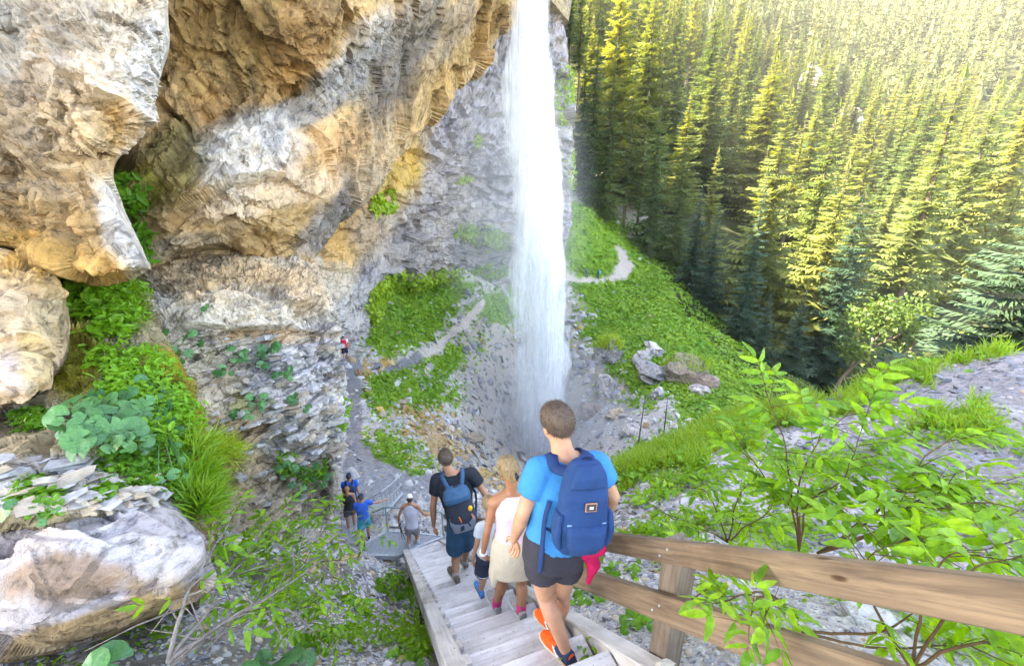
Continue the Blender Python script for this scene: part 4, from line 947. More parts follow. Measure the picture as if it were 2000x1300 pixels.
        for (nm, mt_, args) in cfg.get('shoe_extra', []):
            bb = Blob()
            if nm == 'shoe_stripe':
                for sd in (-1, 1): bb.cap(heel+d*.10*s+w*sd*.044*s+up*.03*s, heel+d*.15*s+w*sd*.038*s+up*.075*s, .007*s, .006*s).cap(heel+d*.15*s+w*sd*.038*s+up*.075*s, heel+d*.055*s+w*sd*.041*s+up*.03*s, .006*s, .005*s)
            else: bb.loft([(heel-d*.004*s+up*.03*s, w*.036*s, up*.026*s), (heel+d*.03*s+up*.06*s, w*.042*s, up*.050*s), (heel+d*.10*s+up*.058*s, w*.0435*s, up*.053*s), (heel+d*.135*s+up*.048*s, w*.044*s, up*.043*s)], 20)
            put(nm, bb.grow(nm, mt_, .007, 1), e)
        if cfg.get('sock'):
            bb = Blob(); bb.cone(a-up*.05*s, a.lerp(J['kn'+sg], cfg.get('sock_h', .22)), .046*s, .050*s); put('sock', bb.grow('sock', cfg['sock'], .009, 2), e)
    return e, dict(J=J, f=f, r=r, cf=cf, sh=sh, spine=spine, ch=ch, wa=wa, s=s)
EYE = m_cloth('eye_dark', (.05, .04, .04), 1, .2)
def default_pose(foot, h, heading, swing=.25, arms=.15, lean=.03):
    """a walking figure: foot = point under the body; returns joints"""
    s = h/1.78; f = Vector((math.sin(heading), math.cos(heading), 0)); r = Vector((f.y, -f.x, 0)); u = Vector((0, 0, 1)); b = Vv(foot)
    J = {}; J['pelvis'] = b+u*.95*s; J['neck'] = b+u*1.50*s+f*lean*s*3; J['head'] = b+u*1.655*s+f*(lean*3+.03)*s
    for sg, k in (('L', -1), ('R', 1)):
        sw = swing*k; J['sh'+sg] = J['neck']+r*k*.195*s-u*.05*s; J['el'+sg] = J['sh'+sg]+(-u*.27+f*(-sw*arms*2)-f*.03+r*k*.05)*s; J['wr'+sg] = J['el'+sg]+(-u*.22+f*(.08-sw*arms*2)+r*k*.02)*s
        J['hip'+sg] = J['pelvis']+r*k*.09*s-u*.04*s; J['kn'+sg] = b+(u*.50+f*(sw*.35+.04)+r*k*.09)*s; J['ankle'+sg] = b+(u*.09+f*sw*.6+r*k*.085)*s; J['toe'+sg] = J['ankle'+sg]+(f*.2-u*.06)*s
    return J, s, f
STAIR_F = Vector((HH[0], HH[1], 0))
def foot_on(px, py, k): return Vector(PZ(px, py, nose(noz(k))))
def fin(J, feet):
    for sg, (p, d) in feet.items():
        J['ankle'+sg] = np.array(p)+np.array((0, 0, .085)) if 'ankle'+sg not in J else J['ankle'+sg]; J['toe'+sg] = np.array(J['ankle'+sg])+np.array(d)*.2+np.array((0, 0, -.06)); J['floor'+sg] = np.array((0, 0, p[2]))
# ---------------------------------------------------------------- the man in front
C_BLUE = m_cloth('tee_blue', (.018, .19, .44), 1, .8, .10); C_BLK = m_cloth('shorts_black', (.035, .033, .045)); ORANGE = m_cloth('shoe_orange', (.85, .11, .015), 3, .5, .05); TANSOLE = m_cloth('sole_tan', (.62, .48, .34)); NAVY = m_cloth('shoe_navy', (.03, .04, .08)); WHITEC = m_cloth('cloth_white', (.78, .77, .78), 1, .85, .06)
fl = foot_on(1088, 1277, 0); fr_ = foot_on(1072, 1228, 1)
JM = dict(head=PY(1087, 828, 2.02), neck=PY(1103, 899, 1.975), pelvis=PY(1083, 1062, 1.90), shL=PY(1050, 920, 1.93), shR=PY(1165, 908, 2.00), elL=PY(1022, 1002, 1.88), wrL=PY(1004, 1052, 2.02), elR=PY(1197, 968, 1.97), wrR=PY(1180, 1010, 2.14),
  hdL=PY(1012, 1082, 2.07), hdR=PY(1170, 1020, 2.2), hipL=PY(1059, 1076, 1.89), hipR=PY(1106, 1074, 1.93), knL=PY(1063, 1160, 2.03), knR=PY(1098, 1156, 2.10))
dfeet = Vector((-.62, .78, 0)); JM['ankleL'] = np.array(fl)+np.array((.05, -.04, .085)); JM['ankleR'] = np.array(fr_)+np.array((.05, -.04, .085)); fin(JM, {'L': (fl, dfeet), 'R': (fr_, dfeet)})
man, MI = build_person('man in light blue tee, black shorts and orange shoes, nearest on the steps', JM, 1.0, STAIR_F, dict(skin=SKIN2, hair=HAIR_BR, look=STAIR_F+Vector((-.25, 0, 0)), head_up=(-.10, .05, 1), top='tee', top_mat=C_BLUE, hem=.02, slim=.014, shorts=C_BLK, leg=.37, leg_r=.112, shoe=ORANGE, sole=TANSOLE, shoe_extra=[('shoe_heel', NAVY, 0), ('shoe_stripe', WHITEC, 0)], voxel=.0105, hair_cut=-.28, palmL=(-.6, -.5, 0), curl=.6))
for k in ('shL', 'elL', 'wrL', 'hipL', 'knL', 'ankleL'): pass
jl = MI['J']; print('man: upper arm %.2f fore %.2f thigh %.2f/%.2f shin %.2f/%.2f trunk %.2f shoulders %.2f head-z %.2f' % ((jl['shL']-jl['elL']).length, (jl['elL']-jl['wrL']).length, (jl['hipL']-jl['knL']).length, (jl['hipR']-jl['knR']).length, (jl['knL']-jl['ankleL']).length, (jl['knR']-jl['ankleR']).length, (jl['neck']-jl['pelvis']).length, (jl['shR']-jl['shL']).length, jl['head'].z-fl.z))
# backpacks
def backpack(label, info, mats, size, tilt=0.0, shift=(0, 0), style=0):
    J, sh, sp, cf, s = info['J'], info['sh'], info['spine'], info['cf'], info['s']
    W, Hh, Dp = size; c = (J['neck'].lerp(J['pelvis'], .52))-cf*(.125*s+Dp*.5)+sh*shift[0]+sp*shift[1]
    e = empty('backpack', c-sp*Hh/2); tag(e, label, 'backpack'); X = (sh*math.cos(tilt)+sp*math.sin(tilt)).normalized(); Z = cf.cross(X).normalized(); Z = Z if Z.dot(sp) > 0 else -Z; Yb = -cf
    def pt(x, y, z): return c+X*x+Yb*y+Z*z
    b = Blob(); b.loft([(pt(0, 0, -Hh*.5), X*W*.40, Yb*Dp*.40), (pt(0, .01, -Hh*.42), X*W*.52, Yb*Dp*.56), (pt(0, .015, -Hh*.15), X*W*.54, Yb*Dp*.60), (pt(0, .005, Hh*.15), X*W*.50, Yb*Dp*.52), (pt(0, -.005, Hh*.36), X*W*.43, Yb*Dp*.44), (pt(0, -.015, Hh*.47), X*W*.30, Yb*Dp*.34), (pt(0, -.02, Hh*.5), X*W*.16, Yb*Dp*.2)], 30, 2.8)
    put('main_bag', b.grow('main_bag', mats[0], .010, 2, .014, 8, seed=3), e)
    def strap(nm, pts, w, mat, th=.008):
        vs, fs = [], []; n_ = len(pts); pp = catmull(np.array([list(p) for p in pts]), 18)
        for i in range(18):
            p = Vector(pp[i]); d = Vector(pp[min(17, i+1)]-pp[max(0, i-1)]).normalized(); out = (p-(J['neck'].lerp(J['pelvis'], .4))); out = (out-d*out.dot(d)).normalized(); sd = d.cross(out).normalized()
            vs += [p-sd*w/2, p+sd*w/2, p+sd*w/2+out*th, p-sd*w/2+out*th]
        for i in range(17):
            for k in range(4): a = 4*i; fs.append((a+k, a+(k+1) % 4, a+4+(k+1) % 4, a+4+k))
        fs += [(3, 2, 1, 0), (68, 69, 70, 71)]
        put(nm, MB().add(vs, fs).mesh(nm, mat, True), e)
    for sg, k in (('L', -1), ('R', 1)):
        S_ = J['neck'].lerp(J['sh'+sg], .55)
        strap('shoulder_strap', [pt(k*W*.20, -Dp*.2, Hh*.36), S_-cf*.09*s+sp*.035*s, S_+sp*.072*s, S_+cf*.085*s+sp*.0*s, S_+cf*.115*s-sp*.16*s+sh*k*.02, S_+cf*.09*s-sp*.30*s+sh*k*.09*s, pt(k*W*.46, -Dp*.3, -Hh*.36)], .062 if style == 0 else .05, mats[1])
    if style == 0:
        b = Blob(); b.loft([(pt(.0, Dp*.50, -Hh*.44), X*W*.28, Yb*.030), (pt(.0, Dp*.57, -Hh*.34), X*W*.40, Yb*.045), (pt(0, Dp*.57, -Hh*.18), X*W*.42, Yb*.045), (pt(0, Dp*.54, -Hh*.12), X*W*.41, Yb*.022)], 24, 3.2); put('front_pocket', b.grow('front_pocket', mats[0], .009, 2, .005, 10), e)
        b = Blob(); b.cap(pt(-W*.40, Dp*.60, -Hh*.115), pt(W*.40, Dp*.585, -Hh*.115), .0055, .0055); put('pocket_piping', b.grow('pocket_piping', mats[2], .005, 1), e)
        b = Blob(); b.loft([(pt(0, Dp*.40, Hh*.25), X*W*.40, Yb*.018), (pt(0, Dp*.33, Hh*.37), X*W*.34, Yb*.03), (pt(0, Dp*.16, Hh*.48), X*W*.22, Yb*.03)], 24, 3); put('top_flap', b.grow('top_flap', mats[0], .009, 2, .004, 12), e)
        for k in (-1, 1):
            b = Blob(); b.loft([(pt(k*W*.50, .02, -Hh*.40), X*.018, Yb*Dp*.36), (pt(k*W*.565, .02, -Hh*.22), X*.022, Yb*Dp*.42), (pt(k*W*.53, .02, -Hh*.02), X*.014, Yb*Dp*.36)], 20, 3); put('side_pocket', b.grow('side_pocket', mats[0], .009, 2), e)
        # sewn label: tan frame, dark field, small pale emblem
        lc = pt(.012, Dp*.60+.004, Hh*.075)
        for nm, w_, h_, o_, mt in (('label_frame', .062, .047, .0, mats[3]), ('label_field', .051, .036, .003, mats[4]), ('label_emblem', .020, .013, .006, WHITEC)):
            Mx = Matrix((X, Yb, Z)).transposed(); put(nm, MB().box(lc+Yb*o_, (w_, .004, h_), Mx, .0012).mesh(nm, mt), e)
        strap('carry_loop', [pt(-.04, -Dp*.1, Hh*.46), pt(-.025, -.02, Hh*.53), pt(.025, -.02, Hh*.53), pt(.04, -Dp*.1, Hh*.46)], .022, mats[1])
        strap('hanging_strap', [pt(-W*.62, -Dp*.55, Hh*.0), pt(-W*.70, -Dp*.5, -Hh*.2), pt(-W*.72, -Dp*.42, -Hh*.45), pt(-W*.74, -Dp*.36, -Hh*.80)], .026, mats[1], .004)
    else:
        b = Blob(); b.loft([(pt(0, Dp*.05, Hh*.22), X*W*.52, Yb*Dp*.60), (pt(0, Dp*.08, Hh*.34), X*W*.53, Yb*Dp*.62), (pt(0, .0, Hh*.46), X*W*.46, Yb*Dp*.48), (pt(0, -.01, Hh*.52), X*W*.30, Yb*Dp*.3)], 24, 2.8); put('top_lid', b.grow('top_lid', mats[1], .010, 2, .006, 10), e)
        b = Blob(); b.loft([(pt(0, Dp*.35, -Hh*.46), X*W*.42, Yb*Dp*.30), (pt(0, Dp*.42, -Hh*.25), X*W*.50, Yb*Dp*.28), (pt(0, Dp*.40, -Hh*.08), X*W*.48, Yb*Dp*.2)], 24, 3); put('front_pocket', b.grow('front_pocket', mats[2], .009, 2, .004, 12), e)
        for x_ in (-.02, .13):
            b = Blob(); b.cap(pt(x_, Dp*.72, -Hh*(.02+.8*abs(x_-.05))), pt(x_+.012, Dp*.74, -Hh*(.14+.8*abs(x_-.05))), .008, .007); put('zip_pull', b.grow('zip_pull', mats[3], .006, 1), e)
        b = Blob(); b.ell(pt(W*.40, Dp*.5, Hh*.02), .03, .03, .035); put('yellow_pouch', b.grow('yellow_pouch', mats[4], .008, 2), e)
    return e
C_NAVY = m_cloth('pack_navy', (.012, .045, .135), 1, .8, .18); C_NAVY2 = m_cloth('pack_strap_navy', (.012, .035, .11)); PIPE = m_cloth('pack_piping', (.16, .30, .52)); LEATHER = m_cloth('label_leather', (.45, .22, .12)); LAB_D = m_cloth('label_dark', (.05, .05, .06))
backpack('navy blue backpack with small framed label, worn by the man in the light blue tee', MI, (C_NAVY, C_NAVY2, PIPE, LEATHER, LAB_D), (.255, .50, .115), tilt=-.06, shift=(.055, .10))
# red jacket hung from the pack
RED = m_cloth('jacket_red', (.45, .008, .07), 2, .8, .2)
b = Blob(); jp = [PY(1152, 1078, 1.86), PY(1160, 1105, 1.86), PY(1148, 1138, 1.87)]; b.loft([(jp[0], Vector((.05, .02, 0)), Vector((-.01, .03, 0))), (jp[1], Vector((.038, .015, 0)), Vector((-.01, .03, 0))), ((Vv(jp[1])+Vv(jp[2]))/2, Vector((.024, .01, 0)), Vector((0, .022, 0))), (jp[2], Vector((.013, .005, 0)), Vector((0, .012, 0)))], 20)
b.cap(PY(1135, 1080, 1.85), PY(1172, 1072, 1.87), .03, .035)
o = link('jacket', b.grow('jacket', RED, .008, 2, .006, 18)); tag(o, 'crimson jacket sleeve dangling below the navy backpack', 'jacket')
# ---------------------------------------------------------------- woman
PINKT = m_cloth('top_pale_pink', (.66, .45, .47), 1, .85, .06); CREAM = m_cloth('jacket_cream', (.52, .43, .32), 1, .85, .08); GREYSH = m_cloth('shoe_grey', (.36, .34, .33), 6, .7, .3); PINK = m_cloth('sock_pink', (.72, .06, .22), 30, .9, .5); SOLE_W = m_cloth('sole_pale', (.6, .6, .62)); SK_T = m_skin('skin_bronzed', (.36, .16, .085))
wl = foot_on(970, 1190, 4); wr_ = foot_on(1018, 1204, 3)
JW = dict(head=PY(992, 918, 2.86), neck=PY(1003, 962, 2.83), pelvis=PY(1003, 1062, 2.76), shL=PY(964, 981, 2.80), shR=PY(1036, 978, 2.84), elL=PY(951, 1040, 2.74), wrL=PY(944, 1078, 2.82), hdL=PY(945, 1100, 2.86), elR=PY(1048, 1035, 2.82), wrR=PY(1040, 1070, 2.95), hipL=PY(985, 1072, 2.76), hipR=PY(1020, 1072, 2.77), knL=PY(980, 1132, 2.92), knR=PY(1018, 1136, 2.84))
df = STAIR_F+Vector((-.1, 0, 0)); JW['ankleL'] = np.array(wl)+np.array((0, 0, .085)); JW['ankleR'] = np.array(wr_)+np.array((0, 0, .085)); fin(JW, {'L': (wl, df), 'R': (wr_, df)})
wom, WI = build_person('blonde woman in pale pink sleeveless top with cream jacket tied round her hips', JW, .92, STAIR_F, dict(skin=SK_T, female=1, hair=HAIR_BL, hair_cut=-.22, hair_size=1.04, hair_extra=['bun'], look=STAIR_F+Vector((-.15, 0, -.1)), top='tank', top_mat=PINKT, hem=.05, shorts=m_cloth('shorts_beige', (.5, .42, .33)), leg=.45, shoe=GREYSH, sole=SOLE_W, sock=PINK, sock_h=.20, voxel=.0105, palmL=(.3, .5, 0)))
jw = WI['J']; X = WI['sh']; cfw = WI['cf']; spw = WI['spine']
b = Blob(); pc = jw['pelvis']
b.loft([(pc+spw*.09, X*.155, cfw*.125), (pc, X*.182, cfw*.148), (pc-spw*.13, X*.19, cfw*.15), (pc-spw*.25+cfw*.01, X*.185, cfw*.14)], 30)
b.loft([(pc-spw*.10-X*.13, X*.06, cfw*.10), (pc-spw*.26-X*.16, X*.05, cfw*.085), (pc-spw*.36-X*.165, X*.022, cfw*.05)], 20)
o = put('tied_jacket', b.grow('tied_jacket', CREAM, .010, 3, .010, 8), wom)
b = Blob(); wd = (jw['wrL']-jw['elL']).normalized(); b.cone(jw['wrL']-wd*.012, jw['wrL']+wd*.012, .036, .036); o = link('wristband', b.grow('wristband', WHITEC, .006, 2)); tag(o, 'white wristband on the left wrist of the blonde woman', 'wristband')
# ---------------------------------------------------------------- boy in front of her
GREYT = m_cloth('tee_grey', (.46, .48, .50)); DKSH = m_cloth('shorts_dark', (.03, .035, .06)); BLUESH = m_cloth('shoe_blue', (.05, .22, .55), 8, .6, .4); SOLE_D = m_cloth('sole_dark', (.10, .10, .11))
bl_ = foot_on(940, 1160, 5); br_ = foot_on(972, 1150, 6)
JB = dict(head=PY(955, 985, 3.34), neck=PY(958, 1018, 3.32), pelvis=PY(955, 1078, 3.28), shL=PY(938, 1030, 3.28), shR=PY(980, 1028, 3.32), elL=PY(932, 1062, 3.24), wrL=PY(925, 1090, 3.30), elR=PY(985, 1062, 3.3), wrR=PY(980, 1090, 3.36), hipL=PY(946, 1084, 3.28), hipR=PY(966, 1084, 3.3), knL=PY(943, 1122, 3.33), knR=PY(968, 1118, 3.45))
JB['ankleL'] = np.array(bl_)+np.array((0, 0, .065)); JB['ankleR'] = np.array(br_)+np.array((0, 0, .065)); fin(JB, {'L': (bl_, df), 'R': (br_, df)})
boy, BI = build_person('blond boy in grey tee and dark shorts half hidden by the blonde woman', JB, .72, STAIR_F, dict(skin=SKIN, hair=HAIR_BL, hair_cut=-.3, hair_size=1.03, top='tee', top_mat=GREYT, hem=-.02, shorts=DKSH, leg=.85, leg_r=.125, shoe=BLUESH, sole=SOLE_D, voxel=.0115))
jb = BI['J']; b = Blob(); en = jb['hipL'].lerp(jb['knL'], .74); en2 = jb['hipL'].lerp(jb['knL'], .77); b.cone(en, en2, .0925, .0925); put('hem_stripe', b.grow('hem_stripe', WHITEC, .008, 1), boy)
# ---------------------------------------------------------------- man in black polo
POLO = m_cloth('polo_black', (.022, .024, .032)); DENIM = m_cloth('shorts_petrol', (.03, .10, .19), 1, .85, .15); HIKE = m_cloth('shoe_brown', (.20, .16, .12), 6, .8, .4); SOCKG = m_cloth('sock_grey', (.38, .38, .40))
pl_ = foot_on(891, 1133, 9); pr_ = foot_on(908, 1104, 11)
JP = dict(head=PY(870, 897, 4.46), neck=PY(883, 928, 4.42), pelvis=PY(902, 1014, 4.30), shL=PY(853, 935, 4.38), shR=PY(922, 924, 4.44), elL=PY(846, 988, 4.34), wrL=PY(847, 1024, 4.40), hdL=PY(851, 1046, 4.42), elR=PY(946, 962, 4.40), wrR=PY(968, 985, 4.30), hipL=PY(891, 1022, 4.30), hipR=PY(916, 1020, 4.32), knL=PY(889, 1078, 4.46), knR=PY(909, 1066, 4.66))
JP['ankleL'] = np.array(pl_)+np.array((0, 0, .085)); JP['ankleR'] = np.array(pr_)+np.array((0, 0, .085)); dfp = STAIR_F+Vector((-.25, 0, 0)); fin(JP, {'L': (pl_, dfp), 'R': (pr_, dfp)})
pol, PI_ = build_person('man in black polo shirt and petrol blue shorts with a hiking pack', JP, 1.04, STAIR_F, dict(skin=SKIN, hair=HAIR_BR, hair_cut=-.25, look=STAIR_F+Vector((-.1, 0, -.15)), top='tee', top_mat=POLO, hem=-.03, shorts=DENIM, leg=.86, leg_r=.118, shoe=HIKE, sole=SOLE_W, sock=SOCKG, sock_h=.16, voxel=.012))
PK = m_cloth('pack_petrol', (.03, .09, .17), 1, .6, .2); PKG = m_cloth('pack_grey', (.16, .18, .22)); ORZ = m_cloth('zip_orange', (.85, .2, .03)); YEL = m_cloth('pouch_yellow', (.75, .42, .03))
backpack('blue and grey hiking pack with orange zips on the man in the black polo', PI_, (m_cloth('pack_black', (.03, .035, .05)), PK, PKG, ORZ, YEL), (.31, .53, .18), tilt=.12, shift=(.035, -.02), style=1)
jp_ = PI_['J']; b = Blob(); b.cone(jp_['neck']-PI_['spine']*.01, jp_['neck']+Vector((0, 0, .035)), .082, .072); put('collar', b.grow('collar', POLO, .009, 1), pol)
# ---------------------------------------------------------------- teenager on the platform
TANKW = m_cloth('tank_white', (.62, .60, .67), 1, .85, .05); SHG = m_cloth('shorts_grey', (.30, .28, .30)); SHW = m_cloth('shoe_pale', (.55, .5, .55), 6, .7, .3); CAPW = m_cloth('cap_white', (.8, .78, .8), 1, .8, .05)
fz_ = ZP+.004; tl = PZ(799, 1066, fz_); tr_ = PZ(816, 1058, fz_); ft = Vector((-.25, .95, 0))
JT = dict(head=PY(800, 974, 8.48), neck=PY(801, 984, 8.46), pelvis=PY(804, 1026, 8.42), shL=PY(786, 989, 8.44), shR=PY(816, 988, 8.46), elL=PY(779, 1007, 8.42), wrL=PY(779, 1021, 8.5), elR=PY(826, 1002, 8.5), wrR=PY(838, 1004, 8.62), hipL=PY(797, 1030, 8.42), hipR=PY(811, 1030, 8.43), knL=PY(799, 1047, 8.50), knR=PY(814, 1045, 8.56))
JT['ankleL'] = np.array(tl)+np.array((0, 0, .075)); JT['ankleR'] = np.array(tr_)+np.array((0, 0, .075)); fin(JT, {'L': (tl, ft), 'R': (tr_, ft)})
build_person('teenager in white sleeveless shirt, grey shorts and white cap on the steel platform', JT, .88, ft, dict(skin=SKIN2, hair=HAIR_BR, hair_cut=-.3, cap=CAPW, top='tank', top_mat=TANKW, hem=-.02, shorts=SHG, leg=.6, shoe=SHW, sole=SOLE_W, voxel=.014))
b = Blob(); w0 = Vv(JT['wrL']); b.cap(w0+Vector((0, .02, -.05)), w0+Vector((.10, .05, -.55)), .012, .010).cap(w0+Vector((0, .02, -.05)), w0+Vector((.05, .0, -.5)), .010, .008).ell(w0+Vector((.02, .02, -.05)), .03, .03, .02)
o = link('trekking_strap', b.grow('trekking_strap', m_cloth('strap_black', (.03, .03, .035)), .008, 1)); tag(o, 'dark straps hanging from the hand of the teenager in white', 'strap')
# ---------------------------------------------------------------- boy with cap, woman and man below
def simple(label, foot, h, heading, cfg, **kw):
    J, s, f = default_pose(foot, h, heading, **kw); cfg.setdefault('voxel', .016); return build_person(label, J, s, f, cfg)
NAVYCAP = m_cloth('cap_navy', (.03, .04, .08)); TEAL = m_cloth('shorts_teal', (.02, .32, .42)); ROYAL = m_cloth('tee_royal', (.02, .13, .55)); BLKT = m_cloth('top_black', (.03, .03, .035)); GREYP = m_cloth('trousers_grey', (.10, .10, .12))
J, s_, f_ = default_pose(PZ(716, 1058, fz_), 1.38, -.35); J['elR'] = Vv(J['shR'])+Vector((.17, .10, -.10)); J['wrR'] = J['elR']+Vector((.17, .12, -.02))
build_person('boy in royal blue tee, teal shorts and dark cap holding the handrail', J, s_, f_, dict(skin=SKIN2, hair=HAIR_BR, cap=NAVYCAP, top='tee', top_mat=ROYAL, shorts=TEAL, leg=.75, leg_r=.12, shoe=NAVY, sole=SOLE_W, voxel=.014))
simple('woman in black strappy top with auburn ponytail on the steel steps', P(688, 1036, 12.0), 1.42, -.3, dict(skin=SKIN2, female=1, hair=HAIR_RD, hair_cut=-.4, hair_extra=['pony'], top='tank', top_mat=BLKT, hem=-.03, shorts=GREYP, leg=.5, shoe=GREYSH, sole=SOLE_D))
bm_, bmi = simple('man in royal blue tee and dark cap lowest on the steel steps', P(692, 1014, 13.2), 1.62, -.3, dict(skin=SKIN2, hair=HAIR_DK, cap=NAVYCAP, top='tee', top_mat=ROYAL, shorts=GREYP, leg=.8, shoe=HIKE, sole=SOLE_D))
backpack('small dark backpack on the man in royal blue below the platform', bmi, (NAVYCAP, NAVYCAP, GREYP, ORZ, NAVYCAP), (.28, .40, .14), style=1)
gp = sit(676, 704)
rp, rpi = simple('distant walker in white top at the mouth of the path under the cliff', gp, 1.68, -.3, dict(skin=SKIN2, hair=HAIR_DK, cap=CAPW, top='tee', top_mat=WHITEC, shorts=DKSH, leg=.9, shoe=SHW, sole=SOLE_W, voxel=.02))
backpack('bright red backpack on the distant walker in white', rpi, (m_cloth('pack_red', (.72, .02, .06)),)*5, (.34, .50, .18), style=1)
h1 = sit(1145, 543); h2 = sit(1168, 546)
a1, i1 = simple('tiny hiker in blue on the far trail, nearer the waterfall', h1, 1.75, -1.2, dict(skin=SKIN, hair=HAIR_DK, top='tee', top_mat=m_cloth('far_blue', (.03, .09, .32)), shorts=m_cloth('far_trousers', (.03, .07, .2)), leg=1.5, shoe=NAVY, sole=SOLE_D, voxel=.025))
a2, i2 = simple('tiny hiker with turquoise pack on the far trail, to the right', h2, 1.75, -1.0, dict(skin=SKIN, hair=HAIR_DK, top='tee', top_mat=BLKT, shorts=GREYP, leg=1.5, shoe=NAVY, sole=SOLE_D, voxel=.025))
backpack('turquoise backpack on the right-hand tiny hiker', i2, (m_cloth('pack_turq', (.02, .34, .5)),)*5, (.36, .55, .22), style=1)
lap('45_people')
# ================================================================== conifers
def spruce_arrays(h, rmax, layers, per, segs, seed, base=.10, droop=.45, sparse=0.0, fw=.44):
    rg = np.random.default_rng(seed); V = []; F = []
    def tri(a, b, c): k = len(V); V.extend([a, b, c]); F.append((k, k+1, k+2))
    for i in range(layers):
        zr = base+(1-base)*((i+rg.uniform(-.3, .3))/layers); zr = min(max(zr, base), .995)
        if zr > .985: continue
        rad = rmax*((1-zr)**.78)*rg.uniform(.78, 1.12)*min(1, (zr-base)/.08+.55)
        m = max(3, int(per*(1-.35*zr))); a0 = rg.uniform(0, 6.28)
        for b in range(m):
            if rg.random() < sparse: continue
            a = a0+6.283*b/m+rg.uniform(-.45, .45); L = rad*rg.uniform(.6, 1.2)
            d = np.array([math.cos(a), math.sin(a), 0]); w = np.array([-d[1], d[0], 0]); z0 = min(zr+rg.uniform(-.6, .6)/layers, .985)*h
            drp = droop*(1.1-.9*zr)
            pts = []
            for s in range(segs+1):
                k = s/segs; pts.append(np.array([0, 0, z0])+d*L*k+np.array([0, 0, -drp*L*k*(1.25-.55*k)+.18*L*k*k]))
            for s in range(segs):
                k = (s+.5)/segs; p, q = pts[s], pts[s+1]; sw = L*fw*(1.08-k)**.7+.06*L
                mid = (p+q)/2
                for sg in (-1, 1):
                    tip = mid+w*sg*sw*rg.uniform(.7, 1.25)+d*L*.13*rg.uniform(.4, 1.4)+np.array([0, 0, -sw*rg.uniform(.25, .75)])
                    tri(p, q+d*.02*L, tip)
            tri(pts[-2]-w*.05*L, pts[-2]+w*.05*L, pts[-1]+d*L*.10+np.array([0, 0, .02*L]))
    tri(np.array([-.01*h, 0, .965*h]), np.array([.01*h, 0, .965*h]), np.array([0, 0, h*1.01]))
    tri(np.array([0, -.01*h, .965*h]), np.array([0, .01*h, .965*h]), np.array([0, 0, h*1.01]))
    return np.array(V), np.array(F)
def spruce_far(h, rmax, layers, m, seed):
    """stacked ragged skirts of branches: a far spruce with a lit and a shaded side"""
    rg = np.random.default_rng(seed); V = []; F = []
    for i in range(layers):
        k = i/layers; zl = (.06+.90*k)*h; zt = min(1.0, .06+.90*k+1.9/layers)*h; r = rmax*(1-k)**.9+.12
        a0 = rg.uniform(0, 6.28); b = len(V); V.append((rg.normal()*.05, rg.normal()*.05, zt))
        for j in range(m):
            a = a0+6.283*j/m; q = (1.12 if j % 2 else .62)*rg.uniform(.75, 1.2); V.append((math.cos(a)*r*q, math.sin(a)*r*q, zl+(0 if j % 2 else .06*h/layers*3)-rg.uniform(0, .5)*h/layers*.6))
        for j in range(m): F.append((b, b+1+j, b+1+(j+1) % m))
    return np.array(V), np.array(F)
def trunk_mesh(name, h, r, seed):
    rg = np.random.default_rng(seed); mb = MB(); pts = []; rs = []
    for i in range(9):
        k = i/8; pts.append((rg.uniform(-.02, .02)*h*.1, rg.uniform(-.02, .02)*h*.1, -.6+(h*.985+.6)*k)); rs.append(r*(1-k)**.9+.012)
    mb.tube(pts, rs, 7)
    for i in range(10):
        z = rg.uniform(.04, .3)*h; a = rg.uniform(0, 6.28); L = rg.uniform(.3, 1.0)*h*.05
        mb.tube([(0, 0, z), (math.cos(a)*L, math.sin(a)*L, z-.1*L)], [.03, .008], 4)
    return mb.mesh(name, BARK, True)
SPR = []
for k, (h, rm, ly, per, sg, base, dr, sp) in enumerate([(24, 4.0, 34, 12, 8, .06, .6, .03), (26, 3.3, 38, 11, 8, .10, .75, .06), (20, 3.7, 30, 12, 8, .05, .5, .05), (27, 3.3, 32, 10, 7, .30, .45, .22), (22, 4.3, 32, 12, 8, .04, .65, .03)]):
    v, f = spruce_arrays(h, rm, ly, per, sg, 100+k, base, dr, sp, .37)
    SPR.append((h, mesh_np('spruce_crown', v, f, SPRUCE), trunk_mesh('spruce_trunk', h, h*.0105, 200+k)))
for k in range(5): SPR.append((SPR[k][0], SPR[k][1].copy(), SPR[k][2])); SPR[-1][1].materials.clear(); SPR[-1][1].materials.append(LARCH)
FARV = []
for k, rm in enumerate((3.3, 2.8, 3.7, 3.0, 3.4, 2.6)):
    va, fa_ = spruce_arrays(22, rm*1.1, 14, 6, 2, 300+k, .06, .6, .05, .55); vb, fb_ = spruce_far(17, rm*.6, 5, 10, 500+k)
    FARV.append((np.concatenate([va, vb]), np.concatenate([fa_, fb_+len(va)])))
n_tree = [0]
def spruce(loc, scale, var, label, group, rz=None, wide=1.0):
    h, cm, tm = SPR[var]; e = empty('spruce_tree', loc, random.uniform(0, 6.28) if rz is None else rz); e.scale = (scale*wide, scale*wide, scale)
    link('crown', cm, e); link('trunk', tm, e); tag(e, label, 'tree', group); n_tree[0] += 1; return e
def gz_any(x, y): return float(ground_z(x, y)) if math.hypot(x, y) < 110 else float(far_z(x, y))
def plant_tree(px, py, t, height, var, label, group=None, wide=1.0):
    q = P(px, py, t); z = gz_any(q[0], q[1]); return spruce((q[0], q[1], min(z, q[2])-.1), height/SPR[var][0], var, label, group, wide=wide)
